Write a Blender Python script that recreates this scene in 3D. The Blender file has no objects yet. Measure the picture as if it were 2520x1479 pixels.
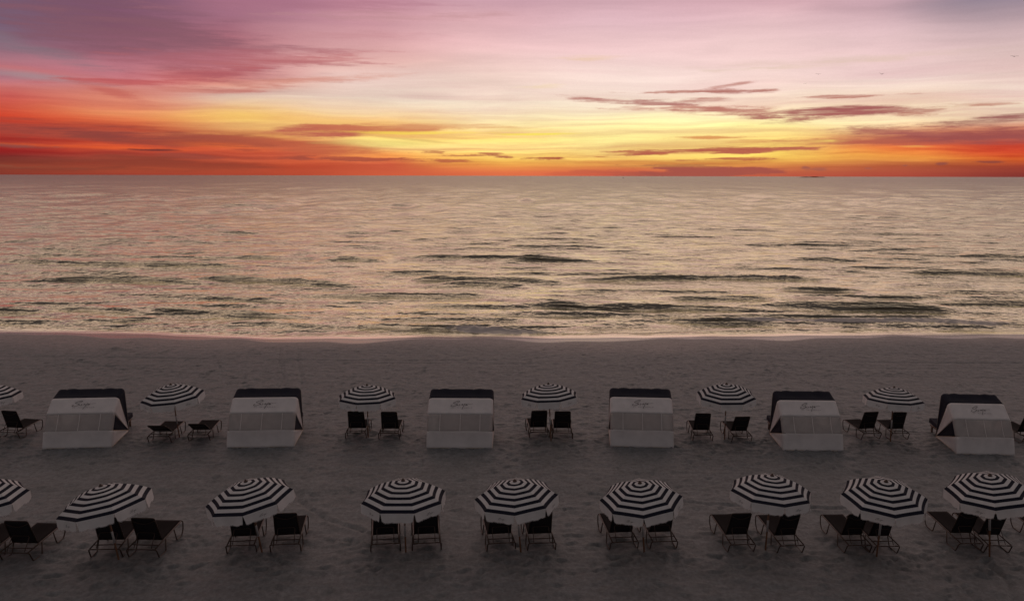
import bpy, math, random
import numpy as np
from mathutils import Vector, Matrix

# ------------------------------------------------------------------ scene, camera
scene = bpy.context.scene
COL = scene.collection
R = math.radians
random.seed(7)

CAM_H = 9.0
PITCH, ROLL = R(8.113), R(0.136)
cam_data = bpy.data.cameras.new('camera')
cam_data.sensor_fit = 'HORIZONTAL'
cam_data.sensor_width = 36.0
cam_data.lens = 36.0 * 2150.0 / 2520.0
cam_data.clip_start = 0.1
cam_data.clip_end = 120000.0
cam = bpy.data.objects.new('camera', cam_data)
COL.objects.link(cam)
_f = Vector((0, math.cos(PITCH), -math.sin(PITCH)))
_u = Vector((0, math.sin(PITCH), math.cos(PITCH)))
_r = Vector((1, 0, 0))
_r2 = _r * math.cos(ROLL) + _u * math.sin(ROLL)
_u2 = _u * math.cos(ROLL) - _r * math.sin(ROLL)
cam.matrix_world = Matrix(((_r2.x, _u2.x, -_f.x, 0), (_r2.y, _u2.y, -_f.y, 0), (_r2.z, _u2.z, -_f.z, CAM_H), (0, 0, 0, 1)))
scene.camera = cam

scene.view_settings.view_transform = 'Standard'
scene.view_settings.look = 'None'
scene.view_settings.exposure = 0.0
scene.view_settings.gamma = 1.0
scene.render.engine = 'CYCLES'
scene.cycles.max_bounces = 6
scene.cycles.transparent_max_bounces = 12
scene.cycles.use_denoising = True
scene.cycles.denoiser = 'OPENIMAGEDENOISE'
scene.cycles.denoising_input_passes = 'RGB_ALBEDO_NORMAL'
scene.cycles.denoising_prefilter = 'ACCURATE'


def lin(c):
    out = []
    for v in c[:3]:
        v = v / 255.0
        out.append(v / 12.92 if v <= 0.04045 else ((v + 0.055) / 1.055) ** 2.4)
    return (out[0], out[1], out[2], 1.0)


# ------------------------------------------------------------------ world: dusk sky
AMBIENT = 1.0      # brightness of the dusk dome outside the afterglow
SKY = 1.0
world = bpy.data.worlds.new('World')
scene.world = world
world.use_nodes = True
WT = world.node_tree
WT.nodes.clear()


class NB:
    """small node builder"""
    def __init__(self, nt):
        self.nt = nt

    def new(self, kind, **kw):
        n = self.nt.nodes.new(kind)
        for k, v in kw.items():
            setattr(n, k, v)
        return n

    def put(self, sock, v):
        if hasattr(v, 'is_output'):
            self.nt.links.new(v, sock)
        elif v is not None:
            sock.default_value = v

    def m(self, op, a, b=None, c=None, clamp=False):
        n = self.new('ShaderNodeMath', operation=op, use_clamp=clamp)
        self.put(n.inputs[0], a)
        if b is not None:
            self.put(n.inputs[1], b)
        if c is not None:
            self.put(n.inputs[2], c)
        return n.outputs[0]

    def vm(self, op, a, b=None):
        n = self.new('ShaderNodeVectorMath', operation=op)
        self.put(n.inputs[0], a)
        if b is not None:
            self.put(n.inputs[1], b)
        return n.outputs['Value'] if op in ('LENGTH', 'DOT_PRODUCT') else n.outputs[0]

    def xyz(self, x, y, z=0.0):
        n = self.new('ShaderNodeCombineXYZ')
        self.put(n.inputs[0], x); self.put(n.inputs[1], y); self.put(n.inputs[2], z)
        return n.outputs[0]

    def sep(self, v):
        n = self.new('ShaderNodeSeparateXYZ')
        self.put(n.inputs[0], v)
        return n.outputs

    def noise(self, vec, scale=1.0, detail=4.0, rough=0.55):
        n = self.new('ShaderNodeTexNoise')
        self.put(n.inputs['Vector'], vec)
        n.inputs['Scale'].default_value = scale
        n.inputs['Detail'].default_value = detail
        n.inputs['Roughness'].default_value = rough
        return n.outputs

    def remap(self, v, a, b, lo=0.0, hi=1.0, smooth=True):
        n = self.new('ShaderNodeMapRange', clamp=True)
        n.interpolation_type = 'SMOOTHSTEP' if smooth else 'LINEAR'
        self.put(n.inputs['Value'], v)
        self.put(n.inputs['From Min'], a); self.put(n.inputs['From Max'], b)
        self.put(n.inputs['To Min'], lo); self.put(n.inputs['To Max'], hi)
        return n.outputs['Result']

    def mix(self, fac, a, b, blend='MIX'):
        n = self.new('ShaderNodeMix', data_type='RGBA', blend_type=blend)
        self.put(n.inputs['Factor'], fac)
        self.put(n.inputs['A'] if False else n.inputs[6], a)
        self.put(n.inputs[7], b)
        return n.outputs[2]

    def ramp(self, v, stops, interp='LINEAR'):
        n = self.new('ShaderNodeValToRGB')
        cr = n.color_ramp
        cr.interpolation = interp
        while len(cr.elements) > 1:
            cr.elements.remove(cr.elements[-1])
        cr.elements[0].position = stops[0][0]; cr.elements[0].color = stops[0][1]
        for p, c in stops[1:]:
            e = cr.elements.new(p); e.color = c
        self.put(n.inputs[0], v)
        return n.outputs[0]


def sky_dir(px, py):
    """photo reading (2520 wide) -> azimuth, elevation in degrees"""
    d = _f * 2150.0 + _r2 * (px - 1260.0) - _u2 * (py - 739.5)
    d.normalize()
    return math.degrees(math.atan2(d.x, d.y)), math.degrees(math.asin(d.z))


W = NB(WT)
rng = np.random.RandomState(5)
_LAT = rng.rand(256, 256).astype(np.float32)


def vnoise(x, y, seed=0):
    x = x + seed * 17.31; y = y + seed * 9.77
    ix = np.floor(x).astype(np.int64); iy = np.floor(y).astype(np.int64)
    fx = x - ix; fy = y - iy
    fx = fx * fx * fx * (fx * (fx * 6 - 15) + 10); fy = fy * fy * fy * (fy * (fy * 6 - 15) + 10)
    a = _LAT[ix & 255, iy & 255]; b = _LAT[(ix + 1) & 255, iy & 255]
    c = _LAT[ix & 255, (iy + 1) & 255]; d = _LAT[(ix + 1) & 255, (iy + 1) & 255]
    return (a * (1 - fx) + b * fx) * (1 - fy) + (c * (1 - fx) + d * fx) * fy - 0.5


def fbm(x, y, octs, seed=0, gain=.5):
    s = 0; a = 1.0; f = 1.0
    for o in range(octs):
        s = s + a * vnoise(x * f, y * f, seed + o * 3)
        a *= gain; f *= 2.03
    return s


def smooth01(t):
    t = np.clip(t, 0, 1)
    return t * t * (3 - 2 * t)



# the sky over the sea: colour by azimuth and elevation, computed here (no file is read)
SKYCOLS = {
    0: [(0, 112, 94, 116), (60, 120, 97, 118), (110, 136, 104, 120), (140, 160, 112, 124), (160, 178, 112, 122), (184, 166, 120, 132), (199, 190, 120, 130), (214, 203, 113, 108), (234, 200, 90, 84), (259, 202, 85, 65), (284, 214, 73, 48), (310, 190, 68, 52), (341, 180, 64, 52), (374, 172, 46, 42), (386, 135, 50, 48), (398, 122, 55, 46), (412, 142, 62, 46), (431, 128, 54, 45)],
    315: [(0, 128, 88, 112), (60, 132, 85, 105), (110, 150, 96, 112), (150, 178, 112, 124), (184, 203, 125, 132), (216, 208, 125, 112), (254, 225, 135, 105), (271, 228, 140, 95), (291, 225, 120, 75), (306, 215, 100, 68), (340, 205, 85, 60), (362, 222, 86, 50), (376, 168, 60, 50), (396, 156, 65, 50), (414, 172, 78, 54), (431, 162, 66, 50)],
    630: [(0, 165, 112, 135), (50, 163, 110, 128), (100, 177, 112, 124), (150, 195, 120, 130), (184, 205, 122, 120), (200, 210, 132, 120), (213, 220, 155, 138), (228, 220, 180, 168), (246, 222, 190, 168), (262, 231, 186, 140), (279, 240, 190, 112), (291, 244, 194, 106), (305, 240, 184, 116), (319, 230, 160, 98), (334, 218, 138, 84), (348, 214, 106, 70), (371, 205, 92, 65), (396, 204, 86, 56), (431, 195, 80, 55)],
    945: [(0, 195, 140, 155), (60, 205, 150, 160), (120, 221, 168, 168), (160, 228, 180, 172), (186, 231, 198, 188), (209, 230, 200, 190), (246, 228, 205, 188), (271, 238, 206, 174), (291, 245, 200, 132), (303, 246, 192, 116), (331, 249, 202, 106), (354, 236, 198, 122), (369, 228, 152, 86), (383, 234, 138, 70), (397, 206, 96, 65), (431, 205, 92, 62)],
    1260: [(0, 205, 160, 172), (60, 222, 175, 180), (120, 235, 190, 190), (184, 243, 210, 200), (234, 243, 215, 200), (271, 246, 220, 194), (301, 250, 221, 164), (321, 250, 208, 134), (334, 252, 211, 112), (354, 249, 211, 132), (374, 249, 203, 106), (396, 245, 188, 80), (409, 240, 158, 75), (421, 230, 122, 74), (432, 224, 110, 72)],
    1575: [(0, 212, 170, 180), (60, 228, 188, 195), (120, 240, 202, 202), (184, 246, 218, 210), (221, 248, 222, 210), (259, 252, 228, 204), (284, 252, 230, 178), (309, 253, 232, 160), (334, 253, 228, 145), (359, 251, 219, 135), (379, 248, 206, 112), (396, 238, 180, 85), (409, 225, 140, 75), (421, 206, 98, 70), (433, 195, 86, 68)],
    1890: [(0, 215, 172, 180), (60, 230, 192, 195), (120, 240, 205, 203), (184, 243, 212, 205), (221, 247, 218, 205), (259, 249, 221, 194), (296, 252, 227, 168), (321, 253, 228, 142), (350, 251, 216, 116), (379, 250, 205, 92), (396, 240, 184, 80), (409, 225, 142, 75), (421, 205, 110, 74), (433, 195, 92, 68)],
    2205: [(0, 202, 165, 174), (60, 215, 180, 185), (120, 232, 198, 198), (184, 236, 205, 200), (221, 238, 210, 195), (259, 245, 215, 186), (296, 247, 219, 178), (325, 236, 170, 120), (349, 222, 108, 76), (369, 244, 126, 66), (379, 249, 156, 70), (391, 230, 148, 66), (404, 200, 114, 65), (416, 185, 90, 64), (434, 175, 76, 60)],
    2520: [(0, 146, 130, 144), (40, 178, 154, 162), (80, 205, 176, 178), (130, 219, 190, 186), (184, 225, 193, 186), (221, 232, 204, 192), (259, 238, 210, 190), (288, 235, 203, 176), (320, 215, 130, 98), (349, 182, 76, 64), (366, 225, 86, 54), (376, 228, 92, 54), (386, 222, 106, 46), (397, 188, 80, 46), (410, 155, 65, 50), (436, 130, 52, 48)],
}
CLOUDS = [
    (250, 50, 230, 75, -8, (122, 80, 104), .70, .9, .8), (430, 110, 260, 50, -8, (142, 88, 107), .55, .9, .9), (760, 15, 220, 22, 2, (172, 108, 134), .5, .9, 1.),
    (550, 145, 260, 16, 2, (188, 100, 116), .5, .8, 1.1), (720, 152, 170, 9, 3, (195, 110, 120), .5, .8, 1.1), (860, 85, 160, 10, 0, (200, 134, 150), .5, .9, 1.1), (1010, 40, 200, 10, 1, (195, 138, 152), .5, .9, 1.1),
    (60, 112, 140, 20, -16, (132, 110, 130), .5, .9, .6), (30, 165, 160, 10, -4, (200, 112, 124), .6, .8, .7), (110, 194, 130, 10, -6, (168, 130, 146), .7, .8, .6),
    (300, 201, 140, 9, 4, (194, 85, 92), .72, .7, .9), (440, 180, 150, 13, 5, (184, 86, 98), .6, .8, .9), (262, 229, 78, 8, -11, (194, 90, 90), .62, .8, .8), (480, 221, 170, 8, 5, (200, 104, 100), .62, .8, .9), (770, 194, 170, 8, 4, (214, 130, 120), .55, .8, .9),
    (212, 326, 330, 18, -3.6, (138, 62, 62), .88, .75, .6), (560, 347, 160, 9, -3, (170, 78, 66), .6, .8, .8), (62, 359, 120, 8, -1, (140, 50, 50), .7, .7, .6), (37, 293, 80, 4, -1, (168, 68, 60), .6, .7, .6),
    (250, 362, 200, 4.5, -1, (236, 92, 50), .7, .8, .6), (530, 358, 135, 6, -3, (240, 106, 56), .7, .8, .7), (375, 368, 58, 3.4, 0, (122, 52, 52), .95, .35, .6), (512, 381, 84, 7, -1, (148, 65, 60), .85, .6, .9), (600, 369, 38, 2.6, -1, (160, 65, 55), .7, .5, .8),
    (785, 324, 118, 15.5, 0, (192, 96, 84), .95, .55, .75), (955, 315, 175, 10, 0, (204, 110, 86), .85, .6, .8), (1130, 311, 165, 6.8, -1, (226, 152, 112), .75, .7, .7), (1040, 329, 195, 4.2, 0, (254, 206, 92), .75, .7, .5),
    (780, 364, 190, 12, -3, (194, 92, 70), .8, .7, .7), (955, 354, 130, 10, 0, (226, 196, 122), .5, .8, .6), (930, 391, 158, 5.2, -1, (178, 82, 65), .92, .35, .9), (755, 390, 62, 4.2, 0, (164, 75, 65), .85, .45, .9), (1105, 395, 62, 5, -1, (188, 95, 70), .85, .4, .9),
    (1075, 377, 44, 3.6, 0, (176, 84, 70), .92, .25, 1.), (1145, 384, 92, 3., 0, (178, 87, 72), .92, .25, 1.), (1230, 385, 56, 4.2, 0, (174, 84, 72), .95, .25, 1.), (1215, 378, 30, 1.9, 0, (182, 92, 75), .9, .3, .8), (1040, 346, 118, 3.6, -4, (214, 165, 106), .5, .8, .6),
    (1310, 386, 64, 4.2, 0, (176, 84, 66), .95, .25, 1.), (1335, 332, 100, 3.1, 1, (255, 221, 66), .9, .6, .4), (1297, 322, 70, 6, 0, (240, 190, 126), .6, .8, .6),
    (1495, 243, 88, 5.4, -3, (182, 110, 110), .92, .45, .9), (1625, 255, 60, 5.2, -6, (178, 106, 108), .88, .5, .9), (1700, 227, 134, 3.2, 0, (192, 122, 118), .92, .4, .9), (1775, 227, 62, 4.8, 0, (182, 110, 110), .85, .5, .9), (1798, 211, 48, 3.2, 6, (194, 124, 122), .8, .5, .9),
    (1722, 249, 54, 5.2, 0, (188, 116, 114), .8, .5, 1.), (1685, 270, 105, 5.5, -2, (198, 124, 118), .8, .5, 1.2), (1797, 280, 105, 8.5, -2, (190, 114, 110), .85, .5, 1.2), (1860, 294, 64, 6.5, 0, (176, 100, 100), .9, .45, 1.),
    (1735, 371, 205, 8.2, 1.2, (184, 92, 78), .97, .22, .55), (1810, 379, 94, 5.4, 1, (186, 94, 80), .95, .25, .6), (1572, 373, 88, 2.7, 1, (188, 98, 80), .95, .3, .7), (1760, 336, 108, 4.2, 0, (222, 138, 90), .85, .5, .9), (1835, 344, 84, 7, 0, (216, 130, 90), .7, .7, .9),
    (1785, 395, 85, 3.2, 0, (188, 94, 72), .95, .25, .8), (1685, 397, 32, 2., 0, (190, 98, 74), .9, .3, .8), (1480, 387, 22, 1.2, 0, (196, 112, 72), .9, .4, .6), (1630, 381, 14, 1.6, 0, (196, 108, 74), .9, .4, .6), (1505, 383, 26, 1.1, 0, (200, 120, 78), .8, .4, .6),
    (1710, 425, 175, 14, 0, (168, 80, 74), .93, .22, .95), (1485, 427, 68, 6.5, 0, (194, 88, 72), .7, .4, .9), (1385, 430, 44, 4.5, 0, (204, 92, 72), .6, .5, .9), (1635, 410, 135, 4, 0, (200, 130, 76), .6, .8, .5),
    (2102, 239, 116, 3.7, 0, (188, 116, 112), .92, .4, .9), (2065, 276, 170, 11.5, 2, (168, 92, 96), .96, .4, .8), (1965, 292, 115, 7.4, 3, (172, 96, 98), .93, .4, .9), (2200, 270, 64, 5.3, 0, (178, 104, 103), .9, .45, 1.), (2228, 283, 48, 4.2, 0, (184, 108, 102), .9, .45, 1.),
    (2330, 263, 95, 5.2, 3, (212, 158, 146), .7, .6, 1.2), (2428, 258, 48, 3.2, 0, (193, 124, 118), .85, .5, .9), (2440, 301, 145, 8.5, 2, (152, 84, 88), .9, .45, .8), (2390, 331, 240, 17, 1, (158, 77, 80), .94, .55, .7), (2215, 319, 130, 8.6, -2, (172, 91, 90), .93, .4, .9),
    (2040, 344, 155, 9.5, 0, (192, 103, 86), .9, .45, .9), (2190, 350, 105, 7.5, 0, (184, 90, 78), .85, .6, .8), (1940, 367, 88, 6.3, 2, (188, 98, 82), .93, .3, .7), (2027, 346, 48, 4, 0, (246, 196, 112), .75, .6, 1.), (2265, 361, 48, 2.6, 0, (236, 152, 86), .75, .6, .7),
    (1967, 417, 12, 5, 0, (160, 86, 80), .9, .5, .7), (2007, 418, 21, 3, 0, (164, 88, 80), .85, .5, .8), (2230, 410, 9, 2.6, 0, (156, 82, 76), .85, .5, .7), (2317, 406, 12, 2.6, 0, (146, 74, 70), .85, .5, .7), (2440, 401, 30, 2.2, 0, (140, 66, 62), .85, .5, .7), (2137, 416, 9, 2.1, 0, (164, 88, 80), .8, .5, .7),
    (140, 397, 330, 11, 0, (122, 54, 48), .55, .9, .8), (430, 408, 280, 9, 0, (150, 64, 52), .55, .9, .8), (330, 345, 220, 8, -2, (150, 66, 60), .6, .9, .9), (620, 385, 180, 5, -1, (168, 72, 60), .6, .8, .9), (60, 418, 260, 6, 0, (118, 52, 46), .5, .9, .7),
    (2200, 138, 260, 9, 1, (222, 184, 180), .35, .9, 1.3), (2050, 160, 150, 6, 1, (226, 186, 178), .35, .9, 1.3), (1430, 140, 66, 5, 0, (238, 190, 170), .6, .8, 1.), (1340, 212, 60, 5, 1, (246, 206, 180), .5, .8, 1.),
]
SKY_AZ, SKY_E0, SKY_E1 = 62.0, -1.0, 27.0
SW, SHH = 2760, 800
_az = np.linspace(-SKY_AZ, SKY_AZ, SW); _el = np.linspace(SKY_E0, SKY_E1, SHH)
GA, GE = np.meshgrid(_az, _el)
_kx = sorted(SKYCOLS)
_ka = np.array([sky_dir(k, 300)[0] for k in _kx])
colimg = []
for k in _kx:
    st = sorted((sky_dir(k, y)[1], lin((r_, g_, b_))[:3]) for (y, r_, g_, b_) in SKYCOLS[k])
    top = np.array(st[-1][1]); hi = np.array(lin((214, 180, 174))[:3])
    st += [(13.5, tuple(.45 * top + .55 * hi)), (18.0, lin((216, 185, 176))[:3]), (27.0, lin((208, 180, 170))[:3])]
    e_ = np.array([q[0] for q in st]); c_ = np.array([q[1] for q in st])
    if k <= 630:
        c_ = c_ * np.where(e_ < 3.2, .88, 1.0)[:, None]
    else:
        sat_ = np.clip((c_[:, 1] - c_[:, 2] - .22) / .5, 0, 1) * (e_ < 4.5)
        c_[:, 2] += sat_ * .045
    cc = np.stack([np.interp(_el, e_, c_[:, i_]) for i_ in range(3)], -1)
    kk = np.hanning(17); kk /= kk.sum()
    pad = np.pad(cc, ((8, 8), (0, 0)), mode='edge')
    colimg.append(np.stack([np.convolve(pad[:, i_], kk, 'valid') for i_ in range(3)], -1))
colimg = np.array(colimg)                                   # columns x elevation x rgb
# gently domain-warped so that no straight band or column edge survives
wa = GA + 5.0 * fbm(GA * .07, GE * .22, 3, 200)
we = GE + .42 * fbm(GA * .09, GE * .5, 4, 210) * smooth01(GE / 1.5)
fi = np.clip(np.interp(wa, _ka, np.arange(len(_ka))), 0, len(_ka) - 1.0001)
i0 = fi.astype(int); ft = fi - i0; ft = ft * ft * (3 - 2 * ft) * .5 + ft * .5
ej = np.clip((we - SKY_E0) / (SKY_E1 - SKY_E0) * (SHH - 1), 0, SHH - 1.001)
j0 = ej.astype(int); fj = (ej - j0)[..., None]


def _samp(ii):
    return colimg[ii, j0] * (1 - fj) + colimg[ii, j0 + 1] * fj


SKYIMG = _samp(i0) * (1 - ft[..., None]) + _samp(i0 + 1) * ft[..., None]
strk = 1 + .11 * fbm(wa * .12, we * 1.5, 6, 220, .6)
SKYIMG *= strk[..., None]
lowb = np.exp(-(np.maximum(GE, 0) / 4.2) ** 2) * smooth01((GE - .15) / .8)     # feathered, glowing layers low over the sea
lay = fbm(wa * .085, we * 2.7, 7, 280, .6) * lowb
SKYIMG *= 1 + lay[..., None] * np.array([.42, .80, .62])
RAGN = fbm(GA * .19, GE * 2.6, 7, 230, .62) * .95
RAGF = fbm(GA * .6, GE * 6.5, 6, 240, .64) * .95
WX = GA + 2.2 * fbm(GA * .10, GE * .7, 3, 250)
WY = GE + .38 * fbm(GA * .10, GE * .8, 3, 260)
FIB = fbm(GA * .30, GE * 8.0, 5, 270, .6)
PXD = math.degrees(1 / 2150.0)
# the same kinds of bars and puffs go on beyond both picture edges
_r0 = random.Random(3)
for _k in range(26):
    sx_ = _r0.choice((-1, 1))
    CLOUDS.append((1260 + sx_ * _r0.uniform(1420, 2600), _r0.choice((240, 275, 320, 345, 380, 400)) + _r0.uniform(-12, 12), _r0.uniform(70, 240), _r0.uniform(4, 13), _r0.uniform(-2, 2), (_r0.uniform(130, 185), _r0.uniform(60, 95), _r0.uniform(58, 90)), .85, .5, .8))
for (cx, cy, hw, hh, tl, rgb, op, soft, amp) in CLOUDS:
    a0, e0 = sky_dir(cx, cy)
    hw_, hh_ = hw * PXD, hh * PXD
    reach = 2.6
    x0 = np.searchsorted(_az, a0 - hw_ * reach - 2.0); x1 = np.searchsorted(_az, a0 + hw_ * reach + 2.0)
    dyy = abs(math.sin(R(tl))) * hw_ * reach + hh_ * reach + .6
    y0 = np.searchsorted(_el, e0 - dyy); y1 = np.searchsorted(_el, e0 + dyy)
    if x1 - x0 < 2 or y1 - y0 < 2:
        continue
    sl = (slice(y0, y1), slice(x0, x1))
    wk = min(1.0, hh / 7.0) * .8                            # small puffs are displaced less
    qx = WX[sl] * wk + GA[sl] * (1 - wk) - a0; qy = WY[sl] * wk + GE[sl] * (1 - wk) - e0
    c_, s_ = math.cos(R(tl)), math.sin(R(tl))
    u = (qx * c_ + qy * s_) / hw_; v = (-qx * s_ + qy * c_) / hh_
    fine = 1 - smooth01(np.array((hh - 3.0) / 9.0))
    rg = RAGN[sl] * (1 - .5 * fine) + RAGF[sl] * (.35 + .5 * fine)
    d_ = 1 - np.sqrt(u * u + v * v) + rg * amp * 1.15
    sf = soft * (1.45 if cx > 1400 and cy < 360 else 1.0)
    dens = smooth01((d_ + sf * .55) / (sf * 1.5 + .16)) * op
    dens *= np.clip((1.04 if hh > 7 else .92) + .25 * RAGN[sl] + .65 * FIB[sl] * (1 if hh > 3 else .4), 0, 1.05)
    dens = np.clip(dens, 0, 1)[..., None]
    cl = np.array(lin((rgb[0] * .985, rgb[1] * 1.05, rgb[2] * .97))[:3])
    SKYIMG[sl] = SKYIMG[sl] * (1 - dens) + cl * dens
grain = np.random.RandomState(9).normal(0, 1, SKYIMG.shape[:2])
SKYIMG *= (1 + .012 * grain)[..., None]
simg = bpy.data.images.new('dusk_sky', SW, SHH, alpha=False, float_buffer=True)
simg.colorspace_settings.name = 'Non-Color'
buf = np.ones((SHH, SW, 4), np.float32); buf[..., :3] = np.clip(SKYIMG, 0, 4)
simg.pixels.foreach_set(buf.ravel())
simg.update()
simg.pack()

tc = W.new('ShaderNodeTexCoord').outputs['Generated']
dx, dy, dz = W.sep(W.vm('NORMALIZE', tc))[:3]
AZ = W.m('MULTIPLY', W.m('ARCTAN2', dx, dy), 57.29578)
EL = W.m('MULTIPLY', W.m('ARCSINE', dz), 57.29578)
ELP = W.m('MAXIMUM', EL, 0.0)
it = W.new('ShaderNodeTexImage', interpolation='Linear', extension='EXTEND')
it.image = simg
W.put(it.inputs['Vector'], W.xyz(W.remap(AZ, -SKY_AZ, SKY_AZ, 0, 1, smooth=False), W.remap(EL, SKY_E0, SKY_E1, 0, 1, smooth=False), 0))
base = it.outputs['Color']

# away from the afterglow: a clear, dim dusk sky (Nishita, sun on the horizon)
nish = W.new('ShaderNodeTexSky')
nish.sky_type = 'NISHITA'
nish.sun_disc = False
nish.sun_elevation = R(1.0)
nish.sun_rotation = R(4.0)
nish.air_density = 1.0
nish.dust_density = 1.0
nish.ozone_density = 2.0
dome = W.mix(1.0, nish.outputs[0], (0.030, 0.030, 0.030, 1), 'MULTIPLY')
dome = W.mix(0.75, dome, (0.205, 0.183, 0.182, 1.0))
azfar = W.remap(W.m('ABSOLUTE', AZ), 34.0, 110.0)
elfar = W.remap(ELP, 20.0, 62.0)
far = W.m('MAXIMUM', azfar, elfar)
skyc = W.mix(far, base, dome)
bg = W.new('ShaderNodeBackground')
W.put(bg.inputs['Color'], skyc)
bg.inputs['Strength'].default_value = SKY
wo = W.new('ShaderNodeOutputWorld')
WT.links.new(bg.outputs[0], wo.inputs['Surface'])

# the sun has just gone: only its last soft warm light from behind the horizon glow
sun_data = bpy.data.lights.new('sun', 'SUN')
sun_data.energy = 0.004
sun_data.angle = R(40)
sun_data.color = (1.0, 0.72, 0.5)
sun = bpy.data.objects.new('sun', sun_data)
sun.rotation_euler = (R(86.0), 0, R(180 - 4.0))
COL.objects.link(sun)

# ------------------------------------------------------------------ helpers


def tag(o, label=None, cat=None, group=None, kind=None):
    for k, v in (('label', label), ('category', cat), ('group', group), ('kind', kind)):
        if v:
            o[k] = v
    return o


def mesh(name, verts, faces, mats=(), smooth=False, mat_idx=None):
    me = bpy.data.meshes.new(name)
    me.from_pydata([tuple(v) for v in verts], [], faces)
    for m_ in mats:
        me.materials.append(m_)
    if mat_idx is not None:
        me.polygons.foreach_set('material_index', mat_idx)
    if smooth:
        me.polygons.foreach_set('use_smooth', [True] * len(me.polygons))
    me.update()
    return me


def obj(name, me, parent=None, loc=(0, 0, 0), rot=(0, 0, 0), sc=(1, 1, 1)):
    o = bpy.data.objects.new(name, me)
    COL.objects.link(o)
    o.parent = parent
    o.location = loc
    o.rotation_euler = rot
    o.scale = sc
    return o


def grid_mesh(name, P, mats, smooth=True):
    """P: (n,m,3) array"""
    n, m_ = P.shape[:2]
    idx = np.arange(n * m_).reshape(n, m_)
    q = np.stack([idx[:-1, :-1], idx[:-1, 1:], idx[1:, 1:], idx[1:, :-1]], -1).reshape(-1, 4)
    me = bpy.data.meshes.new(name)
    me.vertices.add(n * m_)
    me.vertices.foreach_set('co', P.astype(np.float32).ravel())
    me.loops.add(q.size)
    me.loops.foreach_set('vertex_index', q.ravel().astype(np.int32))
    me.polygons.add(len(q))
    me.polygons.foreach_set('loop_start', np.arange(0, q.size, 4, dtype=np.int32))
    me.polygons.foreach_set('loop_total', np.full(len(q), 4, dtype=np.int32))
    me.polygons.foreach_set('use_smooth', np.full(len(q), smooth, dtype=bool))
    for m in mats:
        me.materials.append(m)
    me.update(calc_edges=True)
    me.validate()
    return me


def fillet(pts, rad, n=4):
    pts = [Vector(p) for p in pts]
    out = [pts[0]]
    for a, b, c in zip(pts, pts[1:], pts[2:]):
        d1 = (a - b); d2 = (c - b)
        r_ = min(rad, d1.length * .45, d2.length * .45)
        p1 = b + d1.normalized() * r_; p2 = b + d2.normalized() * r_
        for i in range(n + 1):
            t = i / n
            out.append(p1 * (1 - t) ** 2 + b * 2 * t * (1 - t) + p2 * t * t)
    out.append(pts[-1])
    return out


def tube(pts, rad, sides=7, caps=True):
    pts = [Vector(p) for p in pts]
    V, F = [], []
    n = len(pts)
    t0 = (pts[1] - pts[0]).normalized()
    up = Vector((0, 0, 1)) if abs(t0.z) < .9 else Vector((1, 0, 0))
    nrm = t0.cross(up).normalized()
    for i, p in enumerate(pts):
        if i == 0:
            t = (pts[1] - pts[0])
        elif i == n - 1:
            t = pts[-1] - pts[-2]
        else:
            t = (pts[i + 1] - pts[i]).normalized() + (pts[i] - pts[i - 1]).normalized()
        t.normalize()
        nrm = (nrm - t * nrm.dot(t)).normalized()
        b = t.cross(nrm)
        r_ = rad[i] if isinstance(rad, (list, tuple)) else rad
        for k in range(sides):
            a = 2 * math.pi * k / sides
            V.append(p + nrm * (r_ * math.cos(a)) + b * (r_ * math.sin(a)))
    for i in range(n - 1):
        for k in range(sides):
            k2 = (k + 1) % sides
            F.append((i * sides + k, i * sides + k2, (i + 1) * sides + k2, (i + 1) * sides + k))
    if caps:
        F.append(tuple(range(sides - 1, -1, -1)))
        F.append(tuple((n - 1) * sides + k for k in range(sides)))
    return V, F


def tube_mesh(name, paths, rad, mat, sides=7):
    V, F = [], []
    for p in paths:
        v, f = tube(p, rad, sides)
        b = len(V)
        V += v
        F += [tuple(b + i for i in q) for q in f]
    return mesh(name, V, F, (mat,), smooth=True)


def lathe(name, prof, mat, sides=16):
    V, F = [], []
    for (r_, z) in prof:
        for k in range(sides):
            a = 2 * math.pi * k / sides
            V.append((r_ * math.cos(a), r_ * math.sin(a), z))
    for i in range(len(prof) - 1):
        for k in range(sides):
            k2 = (k + 1) % sides
            F.append((i * sides + k, i * sides + k2, (i + 1) * sides + k2, (i + 1) * sides + k))
    F.append(tuple(range(sides - 1, -1, -1)))
    F.append(tuple((len(prof) - 1) * sides + k for k in range(sides)))
    return mesh(name, V, F, (mat,), smooth=True)


def solid(P, th, axis):
    """thicken a sheet (n,m,3): returns verts, faces of a closed slab offset along axis by th"""
    n, m_ = P.shape[:2]
    A = P.reshape(-1, 3)
    B = A + np.asarray(axis).reshape(-1, 3) * th
    V = np.concatenate([A, B])
    N = n * m_
    id_ = lambda i, j: i * m_ + j
    F = []
    for i in range(n - 1):
        for j in range(m_ - 1):
            q = (id_(i, j), id_(i, j + 1), id_(i + 1, j + 1), id_(i + 1, j))
            F.append(q)
            F.append(tuple(N + k for k in reversed(q)))
    edge = [id_(0, j) for j in range(m_)] + [id_(i, m_ - 1) for i in range(1, n)] + [id_(n - 1, j) for j in range(m_ - 2, -1, -1)] + [id_(i, 0) for i in range(n - 2, 0, -1)]
    for a, b in zip(edge, edge[1:] + edge[:1]):
        F.append((b, a, N + a, N + b))
    return [tuple(v) for v in V], F


# ------------------------------------------------------------------ materials
def new_mat(name):
    m = bpy.data.materials.new(name)
    m.use_nodes = True
    nt = m.node_tree
    nt.nodes.clear()
    b = NB(nt)
    out = b.new('ShaderNodeOutputMaterial')
    return m, b, out


def principled(b, **kw):
    n = b.new('ShaderNodeBsdfPrincipled')
    for k, v in kw.items():
        b.put(n.inputs[k.replace('_', ' ')], v)
    return n


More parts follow.
